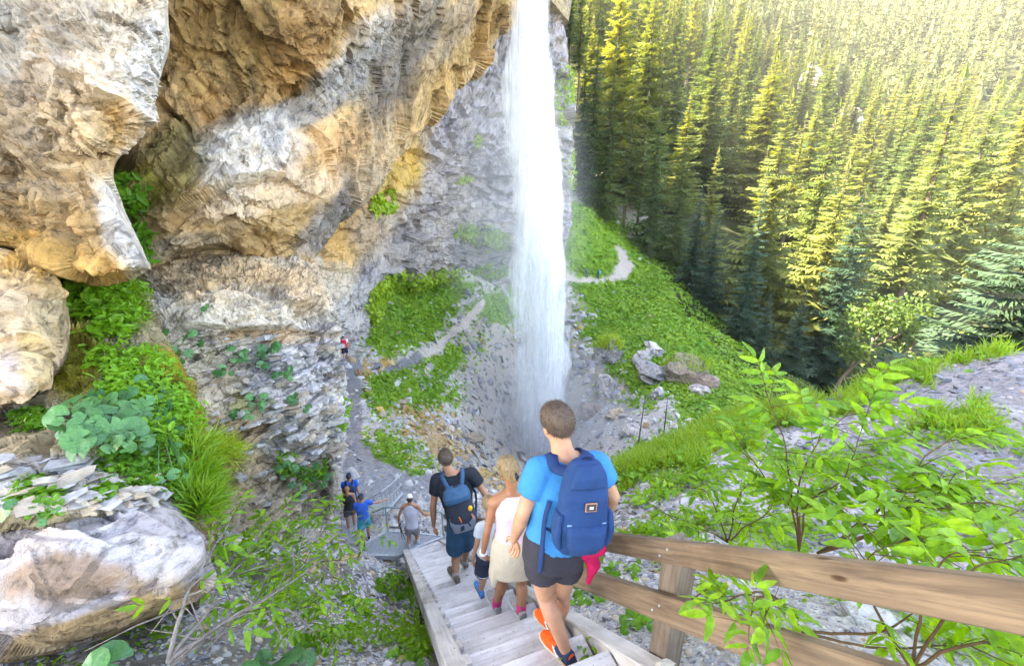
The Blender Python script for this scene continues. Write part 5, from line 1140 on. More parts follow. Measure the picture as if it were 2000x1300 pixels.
# the ones that can be told apart
NAMED = [(1438,690,62,25.5,1,'tall dark slender spruce standing before the sunlit forest, its top bare','named',.95),
 (1592,765,60,27,0,'broad dark blue-green spruce to the right of the slender one, above the ravine',None,1.05),
 (1375,610,70,17,2,'bushy blue-green spruce at the edge of the green slope',None,1.1),
 (1345,575,74,18,4,'dense low spruce beside the bushy one at the slope edge',None,1),
 (1310,540,80,24,0,'spruce behind the bend of the trail with shaded foot',None,1),
 (1262,512,80,27,4,'thick green spruce just right of the trail bend',None,.9),
 (1240,495,84,29,3,'bare-trunked spruce behind the trail bend',None,1),
 (1215,478,84,30,3,'slim spruce with long bare trunk above the trail bend',None,1),
 (1180,455,80,31,1,'very tall dark spruce above the grassy slope',None,1),
 (1150,432,80,33,1,'tallest spruce right of the waterfall',None,.9),
 (1130,420,84,30,0,'spruce close beside the cliff edge right of the waterfall',None,.9),
 (1470,760,55,13,4,'low spreading spruce at the foot of the green slope',None,1.2),
 (1530,775,54,14,2,'small bluish spruce between the slender and the broad spruce',None,1.2)]
for k in range(5): SPR.append((SPR[k][0], SPR[k][1].copy(), SPR[k][2])); SPR[-1][1].materials.clear(); SPR[-1][1].materials.append(SPRUCE_SHADED)
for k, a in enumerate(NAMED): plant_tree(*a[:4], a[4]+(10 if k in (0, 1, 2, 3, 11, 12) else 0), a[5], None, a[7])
v_, f_ = spruce_arrays(13, 4.6, 34, 13, 22, 177, .05, .5, .02, .20); SPR.append((13, mesh_np('spruce_crown', v_, f_, SPRUCE_SHADED), trunk_mesh('spruce_trunk', 13, .16, 277)))
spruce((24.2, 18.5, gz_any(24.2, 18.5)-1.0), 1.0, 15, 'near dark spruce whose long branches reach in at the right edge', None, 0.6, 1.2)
# broadleaf tree with a leaning forked trunk
def broadleaf(label, base, limbs, crowns, leaf_mat, nleaf, size, seed):
    r0 = np.random.default_rng(seed); b = Vector(base); e = empty('broadleaf_tree', b); tag(e, label, 'tree'); mb = MB()
    for pts, rad in limbs:
        pp = catmull(np.array([list(p) for p in pts]), 12); mb.tube([Vector(x)-b for x in pp], [rad*(1-.8*i/11)+.01 for i in range(12)], 6)
    mb.build('trunk', BARK, e, True)
    P_ = []
    for (c, r) in crowns: k = int(nleaf*r**3/sum(q[1]**3 for q in crowns)); d = r0.normal(size=(k, 3)); d /= np.linalg.norm(d, axis=1)[:, None]; P_.append(np.array(c)+d*r*(r0.random((k, 1))**.5)*np.array([1.2, 1, .7]))
    P_ = np.concatenate(P_)-np.array(b); P_ = P_[fbm(P_*.9+seed, 3, seed) > -.12]
    A = r0.normal(size=P_.shape); A /= np.linalg.norm(A, axis=1)[:, None]; N = r0.normal(size=P_.shape)*.6+np.array([0, 0, .8]); B = np.cross(N, A); B /= np.linalg.norm(B, axis=1)[:, None]
    s = size*r0.uniform(.6, 1.4, (len(P_), 1)); v = np.stack([P_, P_+A*s*.5+B*s*.3, P_+A*s, P_+A*s*.5-B*s*.3], 1).reshape(-1, 3)
    link('crown', mesh_np('crown', v, np.arange(len(v)).reshape(-1, 4), leaf_mat), e); return e
T_ = 46
broadleaf('leaning broadleaf tree with forked dark limbs beside the broad spruce', P(1615,790,T_), [([P(1615,800,T_),P(1640,745,T_),P(1690,690,T_),P(1740,620,T_)],.28),([P(1640,745,T_),P(1700,720,T_),P(1770,690,T_),P(1800,640,T_)],.16),([P(1660,725,T_),P(1670,670,T_),P(1690,600,T_)],.14),([P(1700,680,T_),P(1760,650,T_),P(1790,600,T_+1)],.1)],
  [(P(1690,630,T_),2.6),(P(1750,610,T_),2.8),(P(1790,650,T_+1),2.6),(P(1730,690,T_),2.0),(P(1665,680,T_-1),1.8),(P(1700,740,T_),1.6)], LEAF_TREE, 5200, .42, 5)
broadleaf('light green bushy tree at the foot of the near spruces', P(1540,800,44), [([P(1540,805,44),P(1545,770,44),P(1550,740,44)],.14)], [(P(1545,760,44),1.8),(P(1580,775,44),1.5),(P(1510,780,44),1.4)], LEAF_TREE, 2600, .35, 6)
# three on the ledge of the cliff beside the fall
for (px, py, t, h, lab) in ((1092,60,66,13,'small spruce rooted on the cliff edge right of the fall, highest up'),(1118,190,67,20,'leaning spruce rooted on the cliff ledge right of the fall'),(1100,120,68,16,'spruce clinging to the cliff top beside the falling water')):
    q = P(px, py, t); spruce((q[0]+1.2, q[1]+2, q[2]-1.5), h/SPR[3][0], 3, lab, None)
# the forest
cand = []
rg = np.random.default_rng(5)
for gx_ in np.arange(8, 560, 11.2):
    for gy_ in np.arange(62, 620, 11.2):
        x, y = gx_+rg.uniform(-6, 6), gy_+rg.uniform(-6, 6); cand.append((x, y))
cand = np.array(cand); r_ = np.hypot(cand[:, 0], cand[:, 1])
keep = (r_ > 90) | ((cand[:, 0] > 30) & (cand[:, 1] > 50) & (r_ > 72))
cand = cand[keep]; r_ = r_[keep]
cz = np.where(r_ < 112, np.minimum(ground_z(cand[:, 0], cand[:, 1]), far_z(cand[:, 0], cand[:, 1])), far_z(cand[:, 0], cand[:, 1]))
cv = np.stack([cand[:, 0], cand[:, 1], cz], -1)
px, py, t = proj(cv); ht = rg.uniform(17, 40, len(cv))*np.clip(1.08-.0006*t, .8, 1.1)
top = cv.copy(); top[:, 2] += ht; tpx, tpy, _ = proj(top)
thin = rg.random(len(cv)) < np.clip(1.25-t/900, .5, 1)
clear = fbm(cv/38, 3, 66) < .5
ok = (tpx > 1085) & (tpx < 2090) & (py > -40) & (tpy < 900) & (t < 560) & thin & clear
cv, ht, px, py, t, tpy, tpx = cv[ok], ht[ok], px[ok], py[ok], t[ok], tpy[ok], tpx[ok]
order = np.argsort(t)
near = order[:285]; rest = order[285:]
bands = ['sunlit spruce in the lower forest behind the slope', 'spruce of the middle forest on the valley side']
for j, i in enumerate(near):
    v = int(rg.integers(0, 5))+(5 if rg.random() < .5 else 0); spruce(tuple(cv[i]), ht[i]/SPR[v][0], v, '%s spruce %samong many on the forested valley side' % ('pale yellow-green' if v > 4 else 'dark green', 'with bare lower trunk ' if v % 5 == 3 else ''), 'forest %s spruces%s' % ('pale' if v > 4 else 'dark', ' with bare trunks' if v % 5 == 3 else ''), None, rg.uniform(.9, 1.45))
VV = []; FF = []; nb = 0
for i in rest:
    v, f = FARV[int(rg.integers(0, 6))]; a = rg.uniform(0, 6.28); s = ht[i]/22; w = s*rg.uniform(.9, 1.6)
    ca, sa = math.cos(a), math.sin(a)
    q = np.stack([(v[:, 0]*ca-v[:, 1]*sa)*w, (v[:, 0]*sa+v[:, 1]*ca)*w, v[:, 2]*s], -1)+cv[i]
    VV.append(q.astype(np.float32)); FF.append(f+nb); nb += len(v)
print('forest', len(near), len(rest), sum(len(f) for f in FF))
o = link('distant_forest', mesh_np('distant_forest', np.concatenate(VV), np.concatenate(FF), SPRUCE_FAR))
tag(o, 'dense sunlit spruce forest covering the far mountainside', 'forest', kind='stuff')
# bare rock faces among the trees
for k, (px_, py_, w_, h_, t_) in enumerate([(1585,165,20,46,205),(1650,235,24,30,200)]):
    c = P(px_, py_, t_); me = stone_mesh('rock_outcrop', (w_/FPX*t_*.9, 6, h_/FPX*t_*1.1), 40+k, 4, 1, (.20, .195, .20), ROCK_FAR)
    c[2] = float(far_z(c[0], c[1]))+h_/FPX*t_*.75; o = link('rock_outcrop', me, loc=tuple(c)); tag(o, ['tall white rock face showing between trees high in the forest', 'grey rock face in shadow below the white one in the forest', 'small grey crag among trees at the right of the forest', 'grey crag left of the white rock face', 'lower spur of the white rock face in the forest'][k], 'rock')
lap('50_forest')
# ================================================================== stones and plants
def on_patch(RV, px, py):
    a, b, t = proj(RV); d = (a-px)**2+(b-py)**2
    m = d < d.min()+60; tt = np.where(m, t, 1e9); i = np.unravel_index(np.argmin(tt), tt.shape)
    return Vector(RV[i])
_NRM = {}
def patch_normal(RV, p):
    k = id(RV)
    if k not in _NRM:
        N = grid_normals(RV); N = N*np.sign((N*(-RV)).sum(-1).mean()); _NRM[k] = N
    d = ((RV-np.array(p))**2).sum(-1); i = np.unravel_index(np.argmin(d), d.shape); return Vector(_NRM[k][i])
def rand_rot(rg, n):
    q = rg.normal(size=(n, 4)); q /= np.linalg.norm(q, axis=1)[:, None]; w, x, y, z = q.T
    return np.stack([np.stack([1-2*(y*y+z*z), 2*(x*y-z*w), 2*(x*z+y*w)], -1), np.stack([2*(x*y+z*w), 1-2*(x*x+z*z), 2*(y*z-x*w)], -1), np.stack([2*(x*z-y*w), 2*(y*z+x*w), 1-2*(x*x+y*y)], -1)], -2)
def frame_from(normals, rg, spread):
    n = normals+rg.normal(size=normals.shape)*spread; n /= np.linalg.norm(n, axis=1)[:, None]
    a = rg.normal(size=n.shape); a -= n*(a*n).sum(1)[:, None]; a /= np.linalg.norm(a, axis=1)[:, None]
    return a, np.cross(n, a), n
def scatter(name, shape_v, shape_f, pos, A, B, N, size, mat, color=None, parent=None):
    k = len(pos); sv = np.asarray(shape_v, float); s = np.asarray(size).reshape(-1, 1, 1) if np.ndim(size) else size
    v = pos[:, None]+s*(sv[None, :, 0:1]*A[:, None]+sv[None, :, 1:2]*B[:, None]+sv[None, :, 2:3]*N[:, None])
    fs = []
    for f in ([shape_f] if not isinstance(shape_f, list) else shape_f):
        f = np.asarray(f); fs.append((f[None]+(np.arange(k)*len(sv))[:, None, None]).reshape(-1, f.shape[1]))
    col = None if color is None else np.repeat(color, len(sv), axis=0)
    return link(name, mesh_np(name, v.reshape(-1, 3), fs, mat, False, col), parent)
LEAFLET = (np.array([(0, 0, 0), (.35, .2, .06), (.75, .16, .05), (1, 0, -.08), (.75, -.16, .05), (.35, -.2, .06), (.5, 0, 0)]), np.array([(0, 1, 6), (1, 2, 6), (2, 3, 6), (3, 4, 6), (4, 5, 6), (5, 0, 6)]))
BLADE = (np.array([(-.03, 0, 0), (.03, 0, 0), (.025, .12, .5), (-.025, .12, .5), (0, .42, .9)]), [np.array([(0, 1, 2, 3)]), np.array([(3, 2, 4)])])
ROUND = (np.array([(0, 0, 0)]+[(.5+.5*math.cos(a), .5*math.sin(a), .10*math.cos(2*a)) for a in np.linspace(2.6, -2.6, 8)]), np.array([(0, i+1, i+2) for i in range(7)][::1]))
_st = stone_mesh('tmp', (1, .85, .6), 5, 1); STV = np.array([v.co[:] for v in _st.vertices]); STF = np.array([p.vertices[:] for p in _st.polygons])
FLAKE = (np.array([(-.5, -.28, -.08), (.42, -.34, -.06), (.55, .1, -.08), (.05, .36, -.07), (-.48, .2, -.09), (-.46, -.26, .07), (.40, -.30, .09), (.5, .1, .06), (.05, .32, .08), (-.44, .18, .06)]),
         [np.array([(0, 1, 6, 5), (1, 2, 7, 6), (2, 3, 8, 7), (3, 4, 9, 8), (4, 0, 5, 9)]), np.array([(5, 6, 7, 8, 9), (4, 3, 2, 1, 0)])])
rg = np.random.default_rng(11)
# --- samples of the ground, dense where the picture sees it large
GV = gv.reshape(NTH, NR, 3); GN = np.cross(np.gradient(GV, axis=1), np.gradient(GV, axis=0)); GN /= np.linalg.norm(GN, axis=-1, keepdims=True); GN = np.where(GN[..., 2:3] < 0, -GN, GN)
def ground_samples(n):
    i = rg.uniform(0, NTH-1.001, n); j = rg.uniform(0, NR-1.001, n); a = i.astype(int); b = j.astype(int); u = (i-a)[:, None]; w = (j-b)[:, None]
    q = GV[a, b]*(1-u)*(1-w)+GV[a+1, b]*u*(1-w)+GV[a, b+1]*(1-u)*w+GV[a+1, b+1]*u*w
    return q, GN[a, b]
q, nq = ground_samples(420000); g_, pa_, oc_, we_, px, py, t = zones(q, 22)
vis = (px > -60) & (px < 2060) & (py > -60) & (py < 1360) & (t > 1.6)
stair_D = q[:, 0]*HH[0]+q[:, 1]*HH[1]; stair_L = q[:, 0]*LL[0]+q[:, 1]*LL[1]
understair = (stair_D > -1) & (stair_D < 9) & (stair_L > .2) & (stair_L < 1.4)
sel = np.where(vis & g_ & (~pa_) & (t > 13))[0]; sel = sel[rg.random(len(sel)) < np.clip(90000/len(sel), 0, 1)]
A, B, N = frame_from(nq[sel]*.8+np.array([0, 0, .5]), rg, .55)
o = scatter('meadow_herbs', LEAFLET[0]*np.array([1, 1.7, 1]), LEAFLET[1][:6], q[sel]+nq[sel]*(rg.uniform(.05, .9, len(sel))*np.clip(t[sel]*.008, .1, .5))[:, None], A, B, N, np.clip(t[sel]*.0085, .12, .6)*rg.uniform(.6, 1.4, len(sel)), LEAF_TURF)
tag(o, 'dense bright green herbs covering the slopes on both sides of the waterfall', 'herbs', kind='stuff')
# turf and herbs on the near crests
sel = np.where(vis & g_ & (~pa_) & (t <= 14.5) & (~understair))[0]; s1 = sel[rg.random(len(sel)) < .75]
rep = np.repeat(s1, 5); A, B, N = frame_from(np.tile(np.array([[0, 0, 1.0]]), (len(rep), 1))+nq[rep]*.35, rg, .38)
jt = rg.normal(size=(len(rep), 3))*np.array([.06, .06, .0])*(t[rep]*.12)[:, None]
o = scatter('turf_grass', *BLADE, q[rep]+jt-np.array([0, 0, .03]), A, B, N, np.clip(t[rep]*.032, .12, .34)*rg.uniform(.4, 1.7, len(rep))*(1+.5*fbm(q[rep]*.8, 3, 71)), GRASS)
tag(o, 'long soft green grass along the crests of the scree bank', 'grass', kind='stuff')
s2 = sel[rg.random(len(sel)) < .5]; A, B, N = frame_from(nq[s2]*.6+np.array([0, 0, .6]), rg, .45)
o = scatter('broadleaf_herbs', LEAFLET[0]*np.array([1, 1.9, 1]), LEAFLET[1], q[s2]+nq[s2]*rg.uniform(.03, .22, len(s2))[:, None], A, B, N, np.clip(t[s2]*.016, .06, .20)*rg.uniform(.6, 1.4, len(s2)), LEAF_FERN)
tag(o, 'broad-leaved herbs mixed into the grass of the near banks', 'herbs', kind='stuff')
# sparse weeds on the near scree
wz = vis & (~g_) & (~pa_) & (t < 9) & (fbm(q*.9, 3, 55) > .10) & ((px < 850) | (px > 1100))
s3 = np.where(wz)[0]; s3 = s3[rg.random(len(s3)) < np.where(px[s3] < 900, .09, .16)]; rep = np.repeat(s3, 3)
A, B, N = frame_from(nq[rep]*.6+np.array([0, 0, .6]), rg, .5)
o = scatter('scree_weeds', *LEAFLET, q[rep]+rg.normal(size=(len(rep), 3))*.05+nq[rep]*rg.uniform(.02, .16, len(rep))[:, None], A, B, N, np.clip(t[rep]*.017, .05, .13)*rg.uniform(.6, 1.5, len(rep)), LEAF_BUSH)
tag(o, 'scattered green weeds growing out of the scree beside the steps', 'weeds', kind='stuff')
# --- loose stones
st = vis & ((~g_) | (rg.random(len(q)) < .07)) & (~understair | (t > 5)) & ~((q[:, 0] > 22+.12*(q[:, 1]-40)) & (q[:, 1] > 24) & (t > 28)); sel = np.where(st)[0]
keep_p = np.where(pa_[sel], .10, np.where(t[sel] < 30, .5, .3)); sel = sel[rg.random(len(sel)) < keep_p]; sel = sel[rg.random(len(sel)) < min(1, 36000/len(sel))]
sz = np.clip(t[sel], 1.5, 60)*(.0055+.012*rg.random(len(sel))**5)
pal = np.array([(.50, .48, .47), (.40, .38, .40), (.52, .44, .36), (.30, .30, .33), (.46, .33, .18), (.58, .55, .53)])
pr = rg.choice(6, len(sel), p=(.30, .22, .16, .14, .05, .13)); pr = np.where(oc_[sel], 4, pr)
cc = pal[pr]*rg.uniform(.75, 1.15, (len(sel), 1)); cc = np.where(we_[sel][:, None], cc*.62, cc)
slate = (px[sel] > 1500) & (py[sel] < 1080) & (fbm(q[sel]*.6, 3, 58) > 0); cc = np.where(slate[:, None], np.array([.24, .24, .27])*rg.uniform(.7, 1.3, (len(sel), 1)), cc)
A, B, N = frame_from(nq[sel], rg, .5)
o = scatter('scree', STV*np.array([1.25, .9, .55]), STF, q[sel], A, B, N, sz, STONE, cc)
tag(o, 'loose pale scree and gravel covering the banks and the basin', 'scree', kind='stuff')
# --- boulders one can pick out
BO = [(1190,700,28,36,(.34,.32,.30),'tall dark boulder with a mossy cap right of the waterfall',1),(1275,690,26,16,(.56,.53,.52),'flat pale block on the green slope, uppermost of the pale blocks',0),
 (1285,735,38,20,(.36,.34,.35),'grey layered block tilted on the green slope',0),(1340,735,52,30,(.30,.24,.20),'large brown boulder under a grassy hump on the slope',1),(1367,765,18,12,(.52,.47,.46),'small pale block fallen below the large brown boulder',0),
 (1187,770,17,32,(.50,.46,.45),'upright pale slab standing right of the waterfall foot',0),(1155,808,26,22,(.33,.24,.20),'dark reddish boulder beside the waterfall foot',0),(1205,812,22,16,(.46,.37,.26),'rounded tan boulder near the waterfall foot',0),
 (1232,845,20,16,(.50,.46,.44),'pale boulder below the rounded tan one',0),(1285,775,16,16,(.52,.50,.49),'small white block in the grass right of the basin',0),(1255,700,20,12,(.40,.38,.38),'dark-edged block left of the flat pale block',0),
 (743,805,10,9,(.58,.40,.17),'ochre block standing alone on the grey path bank',0),(697,728,9,8,(.48,.30,.18),'rusty brown block beside the path near the cave',0),(735,718,14,8,(.22,.21,.22),'dark block on the ochre bank beside the path',0),(783,787,11,6,(.50,.40,.30),'tan slab lying on the herb bank',0),
 (1400,1090,24,14,(.58,.54,.50),'pale flat stone behind the railing',0),(1720,1130,26,14,(.60,.56,.50),'pale stone on the scree right of the bushes',0),(1905,1000,22,10,(.42,.42,.44),'grey stone on the right scree bank',0),(1760,1008,16,9,(.58,.46,.30),'ochre stone on the right scree bank',0),
 (1700,1225,60,22,(.62,.60,.57),'big white flat stone between the two rails',0),(1345,985,18,9,(.5,.47,.45),'grey stone below the near grassy crest',0),(1430,880,16,9,(.46,.42,.40),'stone at the edge of the near grass',0),(1640,800,18,8,(.40,.38,.37),'dark stone under the right turf edge',0),
 (945,930,22,12,(.56,.40,.18),'yellow boulder pile beside the stream, left lump',0),(985,940,20,12,(.54,.38,.16),'yellow boulder pile beside the stream, right lump',0),(915,860,26,12,(.30,.25,.20),'dark overhanging ledge stone left of the stream',0),
 (1690,1065,14,8,(.55,.52,.5),'small pale stone beside the bush stems',0),(610,1270,26,12,(.52,.50,.50),'pale stone in the gully left of the steps',0),(640,1215,18,9,(.44,.41,.40),'grey stone among the twigs left of the steps',0),(150,1285,40,14,(.48,.40,.30),'tan stones under the big slab',0)]
for k, (bx, by, w_, h_, c_, lab, grassy) in enumerate(BO):
    p = sit(bx, by); tt = p.y*CP-p.z*SP; w = w_/FPX*tt; hh_ = h_/FPX*tt
    e = link('boulder', stone_mesh('boulder', (w, w*.8, hh_), 70+k, 3, 1, c_, ROCK_NEAR if tt < 14 else ROCK_MID), loc=p, rot=(0, rg.uniform(-.3, .3), rg.uniform(0, 6.28)))
    tag(e, lab, 'boulder')
    if grassy:
        m = 260; a = rg.uniform(0, 6.28, m); rr2 = np.sqrt(rg.random(m)); pos = np.stack([np.cos(a)*rr2*w*.85, np.sin(a)*rr2*w*.7, hh_*(1.0-.35*rr2**2)], -1)+np.array(p)
        A, B, N = frame_from(np.tile([[0, 0, 1.]], (m, 1)), rg, .4)
        oo = scatter('turf_cap', *BLADE, pos, A, B, N, tt*.028, GRASS, None, e); oo['kind'] = 'stuff'; oo.matrix_parent_inverse = e.matrix_basis.inverted()
# --- slab boulder low at the left
sl = [[(-120,1010,3.5),(0,1005,3.45),(120,985,3.35),(220,985,3.3),(320,1000,3.3),(385,1035,3.5),(395,1045,4.2)],
 [(-120,1040,3.1),(0,1035,3.05),(120,1020,3.0),(220,1020,3.0),(330,1040,3.05),(398,1075,3.3),(405,1080,4.2)],
 [(-120,1120,2.85),(0,1120,2.82),(120,1110,2.8),(220,1100,2.85),(330,1100,2.95),(400,1120,3.25),(408,1120,4.2)],
 [(-120,1200,2.75),(0,1200,2.74),(120,1190,2.75),(220,1170,2.85),(320,1150,2.95),(390,1145,3.3),(400,1145,4.2)],
 [(-120,1285,2.85),(0,1280,2.85),(100,1262,2.85),(200,1235,2.95),(300,1195,3.1),(370,1165,3.4),(380,1165,4.2)],
 [(-120,1310,3.5),(0,1303,3.5),(100,1280,3.5),(200,1250,3.5),(300,1205,3.6),(365,1175,3.8),(375,1172,4.2)]]
slab, RVS = rock_patch('slab_boulder', sl, 200, 240, rough(.016, .9, .022, 1.9, .003, 8, an=(.6, .6, 2.0), seed=23), (.40,.365,.375),
  [(200,1050,160,40,4,(.48,.46,.47),.7),(120,1130,130,40,-5,(.28,.19,.13),.8),(300,1150,60,30,-10,(.38,.26,.16),.7),(320,1090,60,50,0,(.50,.46,.45),.6),(60,1060,80,40,0,(.45,.36,.31),.5),(150,1235,260,36,-14,(.31,.21,.11),.9),(330,1175,90,20,-24,(.36,.26,.15),.8)], ROCK_NEAR, (-1.2, 1.0, .1), 23, warp=30)
tag(slab, 'large grey-white rock slab with ochre underside at the lower left corner', 'boulder')
# --- layered blocks of the shale pillar
blk = bpy.data.meshes.new('rock_slab')
FV, FL = FLAKE
cols_ = np.array([(.42,.40,.41),(.36,.34,.33),(.48,.45,.42),(.40,.33,.26)])
slabs = [mesh_np('rock_slab', np.array(FV)*np.array([1, 1, k])+.03*np.random.default_rng(i).normal(size=FV.shape), FL, ROCK_NEAR, False, np.broadcast_to(cols_[i % 4], FV.shape)) for i, k in enumerate((1.0, 1.6, .8, 1.3, 1.1, .9, 2.0, 1.4))]
for k in range(230):
    a = rg.random()
    if a < .16: bx, by = rg.uniform(400, 600), rg.uniform(648, 672)
    elif a < .55: bx, by = rg.uniform(500, 668), rg.uniform(670, 800)
    elif a < .85: bx, by = rg.uniform(520, 672), rg.uniform(780, 900)
    else: bx, by = rg.uniform(400, 620), rg.uniform(690, 980)
    p = on_patch(RV5, bx, by); nrm = patch_normal(RV5, p); s = rg.uniform(.16, .42)*(1.25 if bx > 560 else .9)
    o = link('rock_slab', slabs[k % 8], pillar, loc=p-nrm*s*.22); o.scale = (s, s*.8, s*rg.uniform(.5, .95))
    o.rotation_euler = (rg.uniform(-.10, .10), rg.uniform(-.16, .04), rg.uniform(-.5, .9))
# --- flakes of stone on the shelf
tops = [(rg.uniform(5, 330), rg.uniform(895, 1000)) for _ in range(150)]
flk = [mesh_np('stone_flake', np.array(FV)*np.array([1, k, kz])+.05*np.random.default_rng(50+i).normal(size=FV.shape), FL, STONE, False, np.broadcast_to(np.array(c), FV.shape)) for i, (k, kz, c) in enumerate(((.5, .8, (.44,.40,.36)), (.8, .6, (.40,.38,.38)), (.35, 1, (.46,.41,.35)), (.6, .7, (.47,.37,.27)), (1.0, .5, (.46,.44,.43)), (.45, .9, (.38,.31,.25))))]
for k, (bx, by) in enumerate(tops):
    if by < 930 and bx > 230: continue
    p = on_patch(RV7, bx, by); s = rg.uniform(.07, .20); big = k < 14
    if big: s = rg.uniform(.17, .28)
    o = link('stone_flake', flk[k % 6], loc=p+Vector((0, 0, .015+(.02 if big else 0)))); o.scale = (s, s, s*1.1); o.rotation_euler = (rg.uniform(-.3, .3), rg.uniform(-.3, .3), rg.uniform(-.8, 1.1))
    tag(o, 'large flat stone flake on the ledge above the big slab' if big else 'small pale stone flake strewn on the ledge above the big slab', 'stone', 'large flakes on the ledge' if big else 'small flakes on the ledge')
# --- moss on the bank and the pillar
def patch_scatter(name, RV, spots, shape, mat, size, per, label, cat, lift=0.0, spread=.5, up=.4, depth=0.0):
    P_, N_ = [], []
    a, b, tt = proj(RV); NN = grid_normals(RV); NN = NN*np.sign((NN*(-RV)).sum(-1).mean())
    fa, fb = a.ravel(), b.ravel(); fv_, fn = RV.reshape(-1, 3), NN.reshape(-1, 3)
    for (cx, cy, rx, ry) in spots:
        j = np.where(((fa-cx)/rx)**2+((fb-cy)/ry)**2 < 1)[0]
        if len(j) == 0: continue
        k = int(per*rx*ry/900); s = rg.choice(j, max(8, k)); P_.append(fv_[s]+rg.normal(size=(len(s), 3))*.02); N_.append(fn[s])
    P_ = np.concatenate(P_); N_ = np.concatenate(N_); A, B, N = frame_from(N_+np.array([0, 0, up]), rg, spread)
    o = scatter(name, *shape, P_+N_*lift+N_*(rg.random(len(P_))*depth)[:, None], A, B, N, size*rg.uniform(.6, 1.4, len(P_)), mat)
    tag(o, label, cat, kind='stuff'); return o
patch_scatter('moss', RV7, [(150,720,50,60),(190,620,40,40),(330,720,55,35),(380,790,28,90),(120,740,40,25),(400,900,30,90),(350,860,40,40),(300,690,50,30),(410,980,20,60)], (BLADE[0]*np.array([2.2, .6, .5]), BLADE[1]), MOSS, .055, 300, 'yellow green moss cushions on the bank below the buttress', 'moss')
patch_scatter('moss', RV5, [(430,900,45,55),(470,960,30,40),(520,790,28,22),(545,850,24,24),(500,1060,35,25),(420,820,30,30),(560,930,20,30),(400,700,40,24)], (BLADE[0]*np.array([2.2, .6, .5]), BLADE[1]), MOSS, .065, 260, 'dark green moss on the foot of the shale pillar', 'moss')
patch_scatter('fern_clump', RV7, [(185,590,60,45),(215,630,50,35),(150,575,35,30),(230,575,40,30)], LEAFLET, LEAF_FERN, .13, 330, 'bright green ferns hanging under the buttress tip', 'fern', .03, .6, .3, .16)
patch_scatter('fern_clump', RV2, [(250,385,32,26),(270,395,22,20),(282,480,14,30)], LEAFLET, LEAF_FERN, .22, 420, 'green fern tuft in the cleft between buttress and overhang', 'fern', .05, .6, .3, .2)
patch_scatter('clover', RV7, [(240,900,60,26),(330,930,40,40),(290,940,50,20),(60,960,40,24),(100,985,30,14),(200,960,30,12),(60,820,40,24),(380,930,24,40),(330,860,50,30)], (ROUND[0], ROUND[1]), LEAF_FERN, .045, 420, 'small round yellow-green leaves carpeting the ledge', 'clover', .01, .35, .6, .04)
patch_scatter('bank_herbs', RV7, [(270,730,60,50),(300,790,60,60),(340,830,40,50),(230,770,40,40),(200,700,30,20)], LEAFLET, LEAF_FERN, .09, 260, 'leafy green herbs on the mossy bank above the large leaves', 'herbs', .02, .55, .5, .10)
patch_scatter('grass_tuft', RV7, [(385,950,26,45),(395,1000,18,30),(400,880,40,14)], BLADE, GRASS, .22, 700, 'soft grass tuft hanging over the end of the ledge', 'grass', .0, .5, .5, .03)
patch_scatter('hanging_grass', RV5, [(410,880,55,22)], BLADE, GRASS, .26, 600, 'pale green grass tuft drooping from the shale pillar', 'grass', .0, .5, .4, .03)
patch_scatter('wall_herbs', RV3, [(790,570,60,36),(850,545,50,16),(750,600,36,40),(740,405,22,10),(735,390,8,8),(760,378,10,6),(905,350,14,5),(930,280,8,14),(930,455,46,14),(960,470,40,14),(960,530,40,14),(880,540,40,16),(1100,190,20,60),(1112,330,10,40),(900,590,20,20)], (LEAFLET[0]*np.array([1, 1.6, 1]), LEAFLET[1]), LEAF_TURF, .42, 700, 'green herbs growing on ledges of the back wall', 'herbs', .1, .6, .5, .5)
patch_scatter('path_herbs', RV5, [(668,800,10,20),(665,830,10,16),(610,920,26,20),(560,905,24,18)], LEAFLET, LEAF_FERN, .12, 500, 'green herbs on the edge of the shale pillar', 'herbs', .02, .6, .4, .1)
# --- plants with big round leaves
def round_leaf_mesh(name, mat, seed, cup=.12, wav=.05):
    r0 = np.random.default_rng(seed); n = 22; V = [(0, 0, 0)]; 
    for ring, kr in ((1, .55), (2, 1.0)):
        for i in range(n):
            a = -math.pi+.28+(2*math.pi-.56)*i/(n-1); rad = kr*(1.0+.10*math.cos(a))*(1+.02*math.sin(9*a))*(1+(.10 if abs(a) > 2.5 else 0))
            V.append((rad*math.cos(a)*.95, rad*math.sin(a), -cup*kr*kr+wav*math.sin(5*a+seed)*kr+.05*abs(math.sin(a))*kr))
    F = [(0, i+1, i+2) for i in range(n-1)]; Q = [(1+i, 1+n+i, 2+n+i, 2+i) for i in range(n-1)]
    return mesh_np(name, np.array(V), [np.array(F), np.array(Q)], mat, True)
RL = [round_leaf_mesh('leaf', LEAF_BLUE, k) for k in range(4)]; RL2 = [round_leaf_mesh('leaf', LEAF_FERN, 9+k) for k in range(2)]
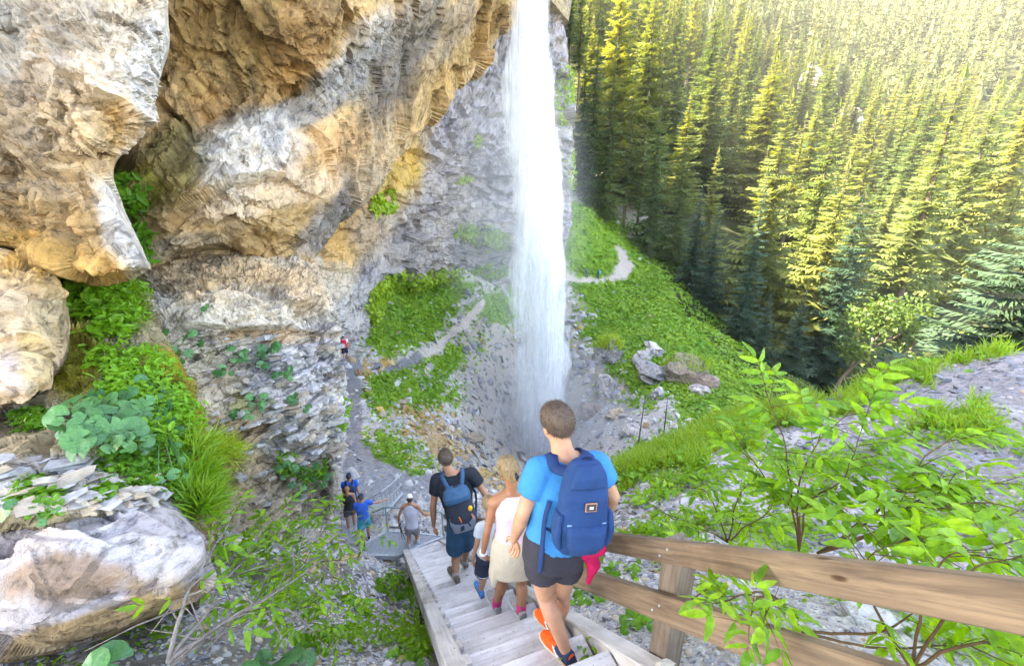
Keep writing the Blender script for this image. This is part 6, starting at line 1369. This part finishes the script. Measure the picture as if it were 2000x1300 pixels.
def round_plant(name, label, cat, root, leaves, group=None, mats=RL, stemmat=None):
    """leaves: (px, py, depth, radius in metres)"""
    e = empty(name, root); tag(e, label, cat, group); mb = MB()
    for k, (p, s) in enumerate(leaves):
        p = Vector(p); d = p-Vector(root); mid = Vector(root)+d*.5+Vector((0, 0, .10*d.length))
        mb.tube([Vector((0, 0, 0)), mid-Vector(root), d], [.006, .005, .004], 5)
        o = link('leaf', mats[k % len(mats)], e, loc=d); o.scale = (s, s, s)
        v = Vector((d.x*.4-p.x*.10, d.y*.4-p.y*.13-.2, 1.0)).normalized(); v = (v+Vector((rg.normal()*.42, rg.normal()*.42, 0))).normalized()
        o.rotation_euler = (Matrix.Rotation(0, 3, 'Z') @ v.to_track_quat('Z', 'Y').to_matrix() @ Matrix.Rotation(rg.uniform(0, 6.28), 3, 'Z')).to_euler()
    mb.build('stem', stemmat or LEAF_BLUE, e, True); return e
def lv(lst, RV, off):
    out = []
    for (a, b, rpx) in lst:
        p = on_patch(RV, a, b); tt = p.y*CP-p.z*SP; tt2 = tt-off; q = P(a, b, tt2); out.append((q, rpx/FPX*tt2*.88))
    return out
main = [(108,812,26),(135,785,24),(165,790,24),(120,835,26),(155,858,30),(150,880,26),(190,790,22),(175,815,24),(205,808,22),(215,828,24),(185,850,22),(235,795,22),(255,815,22),(258,835,26),(240,850,20),(270,790,18),(215,780,18),(250,765,18),(185,770,18),(290,850,14),(225,865,18),(160,828,24)]
main += [(rg.uniform(110, 300), rg.uniform(780, 880), rg.uniform(9, 17)) for _ in range(34)]
round_plant('butterbur_plant', 'large butterbur clump with overlapping round blue-green leaves on the ledge', 'plant', on_patch(RV7, 200, 850), lv(main, RV7, .22))
upper = [(275,740,12),(292,755,13),(305,775,12),(320,760,10),(330,790,11),(315,805,12),(335,820,10),(350,840,11),(300,820,13),(345,870,10),(355,900,10),(375,925,10),(340,925,13),(310,935,9),(285,875,16),(365,935,12)]
round_plant('butterbur_plant', 'looser trail of smaller round leaves climbing the mossy bank', 'plant', on_patch(RV7, 320, 840), lv(upper, RV7, .14))
round_plant('butterbur_plant', 'few round leaves at the left edge of the ledge', 'plant', on_patch(RV7, 60, 985), lv([(8,1000,20),(108,995,10),(80,1020,9),(100,1040,13),(20,985,12)], RV7, .12))
round_plant('butterbur_plant', 'round leaves at the top left of the shale pillar', 'plant', on_patch(RV5, 330, 680), lv([(285,650,11),(300,660,12),(320,650,12),(315,675,11),(335,680,12),(345,690,10),(310,690,10),(360,660,11),(375,650,10),(370,690,10),(390,670,9),(352,705,9)], RV5, .12))
for k, (cx, cy, lab) in enumerate([(395,610,'single bright leaf on the rubble slab'),(465,690,'pair of leaves on the upper middle of the shale pillar'),(440,725,'small leafy sprig left of centre on the shale pillar'),(500,705,'leafy sprig right of centre on the shale pillar'),(525,685,'small sprig below the rubble slab'),(500,780,'leafy rosette beside a dark mossy hole in the pillar'),(470,800,'drooping sprig under the leafy rosette'),(585,785,'lone sprig on the grey right part of the pillar'),(555,730,'tiny sprig in a crack of the pillar')]):
    L_ = [(cx+rg.uniform(-22, 22), cy+rg.uniform(-16, 16), rg.uniform(6, 10)) for _ in range(7 if k else 2)]
    round_plant('wall_plant', lab, 'plant', on_patch(RV5, cx, cy), lv(L_, RV5, .08))
round_plant('butterbur_plant', 'band of round leaves at the foot of the shale pillar', 'plant', on_patch(RV5, 590, 930), lv([(545,915,9),(560,905,9),(575,915,10),(590,910,9),(600,925,9),(615,910,9),(555,930,8),(570,945,9),(592,950,9),(612,935,8),(585,965,8),(630,945,8),(640,930,9)], RV5, .1))
def ground_leaves(lst, off=.2):
    out = []
    for (a, b, rpx) in lst:
        p = sit(a, b); tt = p.y*CP-p.z*SP-off; out.append((P(a, b, tt), rpx/FPX*tt*.85))
    return out
round_plant('butterbur_plant', 'big blue-green leaves at the bottom edge left of the steps', 'plant', sit(545, 1290), ground_leaves([(560,1282,34),(515,1290,24),(600,1285,20),(490,1300,20)]))
round_plant('butterbur_plant', 'single big leaf cut by the bottom edge below the slab', 'plant', sit(210, 1297), [(P(215, 1293, 2.7), .12), (P(180, 1299, 2.6), .09)])
for k, (cx, cy, lab) in enumerate([(800,1285,'small leafy weed at the foot of the left stringer, nearest the camera'),(610,1260,'low clump of small leaves on the dark gravel'),(700,1190,'grassy leafy clump left of the middle of the steps'),(770,1150,'leafy weed hugging the stringer halfway down'),(1150,1165,'leafy weed behind the lower rail beside the man'),(1215,1120,'weed between the rails right of the red jacket'),(1240,1215,'weed under the lower rail left of the post'),(1390,1170,'broad-leaved weed right of the post between the rails')]):
    round_plant('leafy_weed', lab, 'plant', sit(cx, cy), ground_leaves([(cx+rg.uniform(-34, 34), cy+rg.uniform(-28, 18), rg.uniform(7, 14)) for _ in range(14)], .12), mats=RL2)
# --- shrubs with feathered leaves
def leaflet_mesh(name, mat, seed):
    r0 = np.random.default_rng(seed); n = 7; V = []; F = []
    for i in range(n+1):
        k = i/n; w = .15*math.sin(math.pi*min(1, k**.8))**.9*(1-.25*k)+(0 if i in (0, n) else .02); z = -.18*k*k+.03*math.sin(k*6+seed)
        V += [(k, w*(1+.08*(-1)**i), z+.05*w/.15), (k, 0, z), (k, -w*(1+.08*(-1)**(i+1)), z+.05*w/.15)]
    for i in range(n): b = 3*i; F += [(b, b+1, b+4, b+3), (b+1, b+2, b+5, b+4)]
    return mesh_np(name, np.array(V), np.array(F), mat, True)
LFM = [leaflet_mesh('leaflet', LEAF_BUSH, k) for k in range(4)]
RCH = {}
def feather_leaf(shrub, p, d, length, npair, lf):
    """a compound leaf: rachis with leaflets as its parts"""
    d = Vector(d).normalized(); key = npair
    if key not in RCH:
        RCH[key] = MB().tube([(0, 0, 0), (.5, 0, .02), (1, 0, -.06)], [.012, .009, .005], 4).mesh('leaf', STEM, True)
    side = d.cross(Vector((0, 0, 1))); side = side.normalized() if side.length > .05 else Vector((1, 0, 0)); upv = side.cross(d).normalized()
    roll = rg.normal()*.35; side2 = (side*math.cos(roll)+upv*math.sin(roll)); up2 = d.cross(side2)*-1; up2 = side2.cross(d)
    Mx = Matrix((d, -side2, up2)).transposed()
    L = link('leaf', RCH[key], shrub, loc=Vector(p)-Vector(shrub.location), rot=Mx.to_euler()); L.scale = (length,)*3
    at = [(.35+.55*i/max(1, npair-1), s) for i in range(npair) for s in (-1, 1)]
    for k, s in at:
        a = s*R(rg.uniform(48, 72)); o = link('leaflet', LFM[int(rg.integers(4))], L, loc=(k, 0, .01)); sc = lf/length*rg.uniform(.75, 1.1)
        o.scale = (sc,)*3; o.rotation_euler = (rg.normal()*.25, R(rg.uniform(5, 35)), a)
    o = link('leaflet', LFM[0], L, loc=(1, 0, -.05)); sc = lf/length*1.1; o.scale = (sc,)*3; o.rotation_euler = (rg.normal()*.2, R(20), 0)
def shrub(label, base, stems, lf, ll, group=None, per=6, start=.3, bare=False, rad=.0075, mat=STEM, pairs=2, name='elder_shrub', twigs=0):
    e = empty(name, base); tag(e, label, 'shrub', group); bl = Vector(base)
    for st_ in stems:
        pts = [bl]+[Vector(x) for x in st_]; pp = np.array([x[:] for x in pts]); sm = catmull(pp, 14)
        sm += np.array([fbm(sm*6+i, 2, 5) for i in range(3)]).T*.02
        MB().tube([Vector(x)-bl for x in sm], [rad*(1-.75*i/13) for i in range(14)], 6).build('stem', mat, e, True)
        tot = per
        for k in range(tot):
            f = start+(1-start)*(k+rg.uniform(.2, .8))/tot; i = min(12, int(f*13)); p = Vector(sm[i]).lerp(Vector(sm[i+1]), f*13-i); dr = Vector(sm[i+1]-sm[i]).normalized()
            az = rg.uniform(0, 6.28); d = dr*.5+Vector((math.cos(az), math.sin(az)*.7-.15, rg.uniform(-.15, .35)))
            feather_leaf(e, p, d, ll*rg.uniform(.7, 1.15), pairs, lf*rg.uniform(.8, 1.15))
        feather_leaf(e, Vector(sm[-1]), Vector(sm[-1]-sm[-2])+Vector((0, 0, .01)), ll, pairs, lf)
        for k in range(twigs):
            i = int(rg.uniform(3, 12)); p = Vector(sm[i])-bl; az = rg.uniform(0, 6.28); L_ = rg.uniform(.15, .5)
            d = Vector((math.cos(az), math.sin(az), rg.uniform(-.1, .6))); MB().tube([p, p+d*L_*.5, p+d*L_+Vector((0, 0, -.04))], [rad*.4, rad*.3, rad*.12], 4).build('twig', mat, e, True)
    return e
shrub('tall elder shrub with lime green feathered leaves just behind the railing', P(1560,1075,2.75), [[P(1545,960,2.75),P(1530,860,2.7),P(1500,770,2.7)],[P(1560,950,2.7),P(1600,860,2.6),P(1690,770,2.6)],[P(1555,1000,2.7),P(1500,940,2.75),P(1440,860,2.9)],[P(1580,980,2.6),P(1650,930,2.5),P(1680,840,2.5)]], .125, .25, None, 13, .18, pairs=3)
shrub('spreading elder shrub reaching to the right edge above the railing', P(1600,1085,2.5), [[P(1700,1000,2.4),P(1790,950,2.4),P(1880,920,2.5)],[P(1720,1030,2.3),P(1830,960,2.4),P(1960,940,2.5)],[P(1680,1050,2.2),P(1760,1060,2.1),P(1850,1080,2.0)],[P(1740,980,2.4),P(1820,880,2.5),P(1900,850,2.6)],[P(1800,1000,2.3),P(1920,980,2.3),P(2010,1000,2.3)]], .125, .25, None, 11, .22, pairs=3)
shrub('low elder shrub left of the tall one behind the top rail', P(1420,1060,3.6), [[P(1400,1000,3.6),P(1380,960,3.6),P(1330,950,3.6)],[P(1440,980,3.5),P(1470,930,3.5)],[P(1390,1040,3.6),P(1330,1020,3.6),P(1290,1000,3.7)],[P(1450,1030,3.4),P(1500,1000,3.3),P(1520,960,3.3)]], .115, .24, None, 9, .15, pairs=3)
shrub('shrub with broad leaves crowding the right end of the railing', P(1780,1300,1.9), [[P(1850,1200,1.7),P(1900,1110,1.6),P(1980,1090,1.6)],[P(1800,1180,1.8),P(1850,1090,1.75),P(1930,1070,1.75)],[P(1900,1260,1.7),P(1960,1250,1.7),P(2020,1270,1.7)],[P(1700,1180,1.95),P(1690,1090,2.0),P(1760,1060,2.0)]], .12, .22, None, 7, .3, pairs=3)
shrub('drooping leafy shoot hanging over the lower rail right of the post', P(1560,1200,2.5), [[P(1505,1165,1.95),P(1470,1180,1.52),P(1462,1225,1.42)],[P(1520,1175,1.95),P(1495,1190,1.52),P(1490,1215,1.45)],[P(1500,1160,2.0),P(1440,1165,1.7),P(1400,1180,1.62)]], .085, .12, None, 4, .45, pairs=2)
shrub('thin trailing shoot between the rails at the bottom right', P(1560,1235,2.2), [[P(1680,1262,2.0),P(1800,1262,1.9),P(1900,1255,1.85)],[P(1700,1240,2.0),P(1760,1210,1.95),P(1800,1180,1.95)]], .10, .16, None, 5, .35, pairs=2)
shrub('young elder sprouting beside the post behind the rails', P(1340,1180,3.0), [[P(1350,1120,3.0),P(1330,1080,3.0)],[P(1380,1150,3.0),P(1420,1110,3.1)],[P(1300,1170,3.2),P(1260,1140,3.3)]], .10, .18, None, 5, .2, pairs=2)
shrub('leaning bush of grey twigs with feathered leaves in the left gully', P(330,1290,2.7), [[P(430,1220,3.0),P(540,1150,3.5),P(640,1060,4.4)],[P(420,1230,2.9),P(520,1170,3.2),P(690,1050,4.2)],[P(400,1200,3.0),P(450,1120,3.4),P(520,1060,3.8)],[P(450,1230,3.0),P(560,1190,3.3),P(620,1240,3.4)],[P(360,1180,2.9),P(400,1100,3.2),P(450,1020,3.5)]], .12, .24, None, 6, .35, rad=.016, mat=TWIG, pairs=2, twigs=6)
shrub('leafy elder bush against the foot of the shale pillar', P(470,1120,5.0), [[P(440,1040,5.2),P(430,990,5.2)],[P(500,1060,5.2),P(540,1010,5.4)],[P(540,1080,5.2),P(600,1010,5.6)],[P(460,1080,4.9),P(420,1060,4.9)],[P(560,1100,5.0),P(620,1050,5.4),P(650,1000,5.8)]], .14, .28, None, 6, .3, mat=TWIG, pairs=3, twigs=4)
shrub('half bare grey bush beside the steel platform', P(560,1150,5.2), [[P(620,1090,5.6),P(690,1050,6.4),P(720,1010,7)],[P(600,1080,5.6),P(650,1000,6.2)],[P(640,1120,5.5),P(700,1090,6.0),P(740,1040,6.8)],[P(590,1060,5.4),P(600,990,5.8)]], .13, .26, None, 4, .45, mat=TWIG, pairs=2, twigs=7)
shrub('low spreading bush with pale leaves below the bare twigs', P(560,1230,3.9), [[P(500,1180,3.8),P(440,1170,3.7)],[P(600,1180,4.1),P(650,1150,4.4)],[P(540,1170,3.9),P(520,1120,4.1)],[P(600,1215,3.9),P(660,1200,4.0)]], .12, .24, None, 6, .2, mat=TWIG, pairs=3, twigs=2)
# small dead saplings by the basin
for k, (px0, py0, px1, py1, lab) in enumerate([(1247,860,1262,765,'thin bare sapling at the edge of the basin'),(1297,845,1304,775,'thin larch sapling right of the bare sapling')]):
    b = Vector(P(px0, py0, 27)); tp_ = Vector(P(px1, py1, 27)); e = empty('sapling', b); tag(e, lab, 'tree'); mb = MB(); mb.tube([(0, 0, -.6), (tp_-b)*.5, tp_-b], [.05, .035, .012], 6); mb.build('trunk', BARK, e)
    mc = MB()
    for i in range(16):
        f = rg.uniform(.3, .95); a = rg.uniform(0, 6.28); L_ = .8*(1.1-f); p = (tp_-b)*f; mc.tube([p, p+Vector((math.cos(a)*L_, math.sin(a)*L_, rg.uniform(-.2, .2)))], [.012, .004], 4)
    mc.build('branches', BARK, e)
lap('60_plants')
# ================================================================== mountain air
n = NT('mountain_air'); vol = n.n('ShaderNodeVolumePrincipled'); vol.inputs['Color'].default_value = (.97, .97, .95, 1); vol.inputs['Density'].default_value = .0002; vol.inputs['Anisotropy'].default_value = .3
AIR = n.done(None, vol.outputs[0])
o = MB().box((330, 350, 140), (900, 760, 360)).build('haze', AIR); tag(o, 'pale summer haze filling the valley', 'haze', kind='stuff')
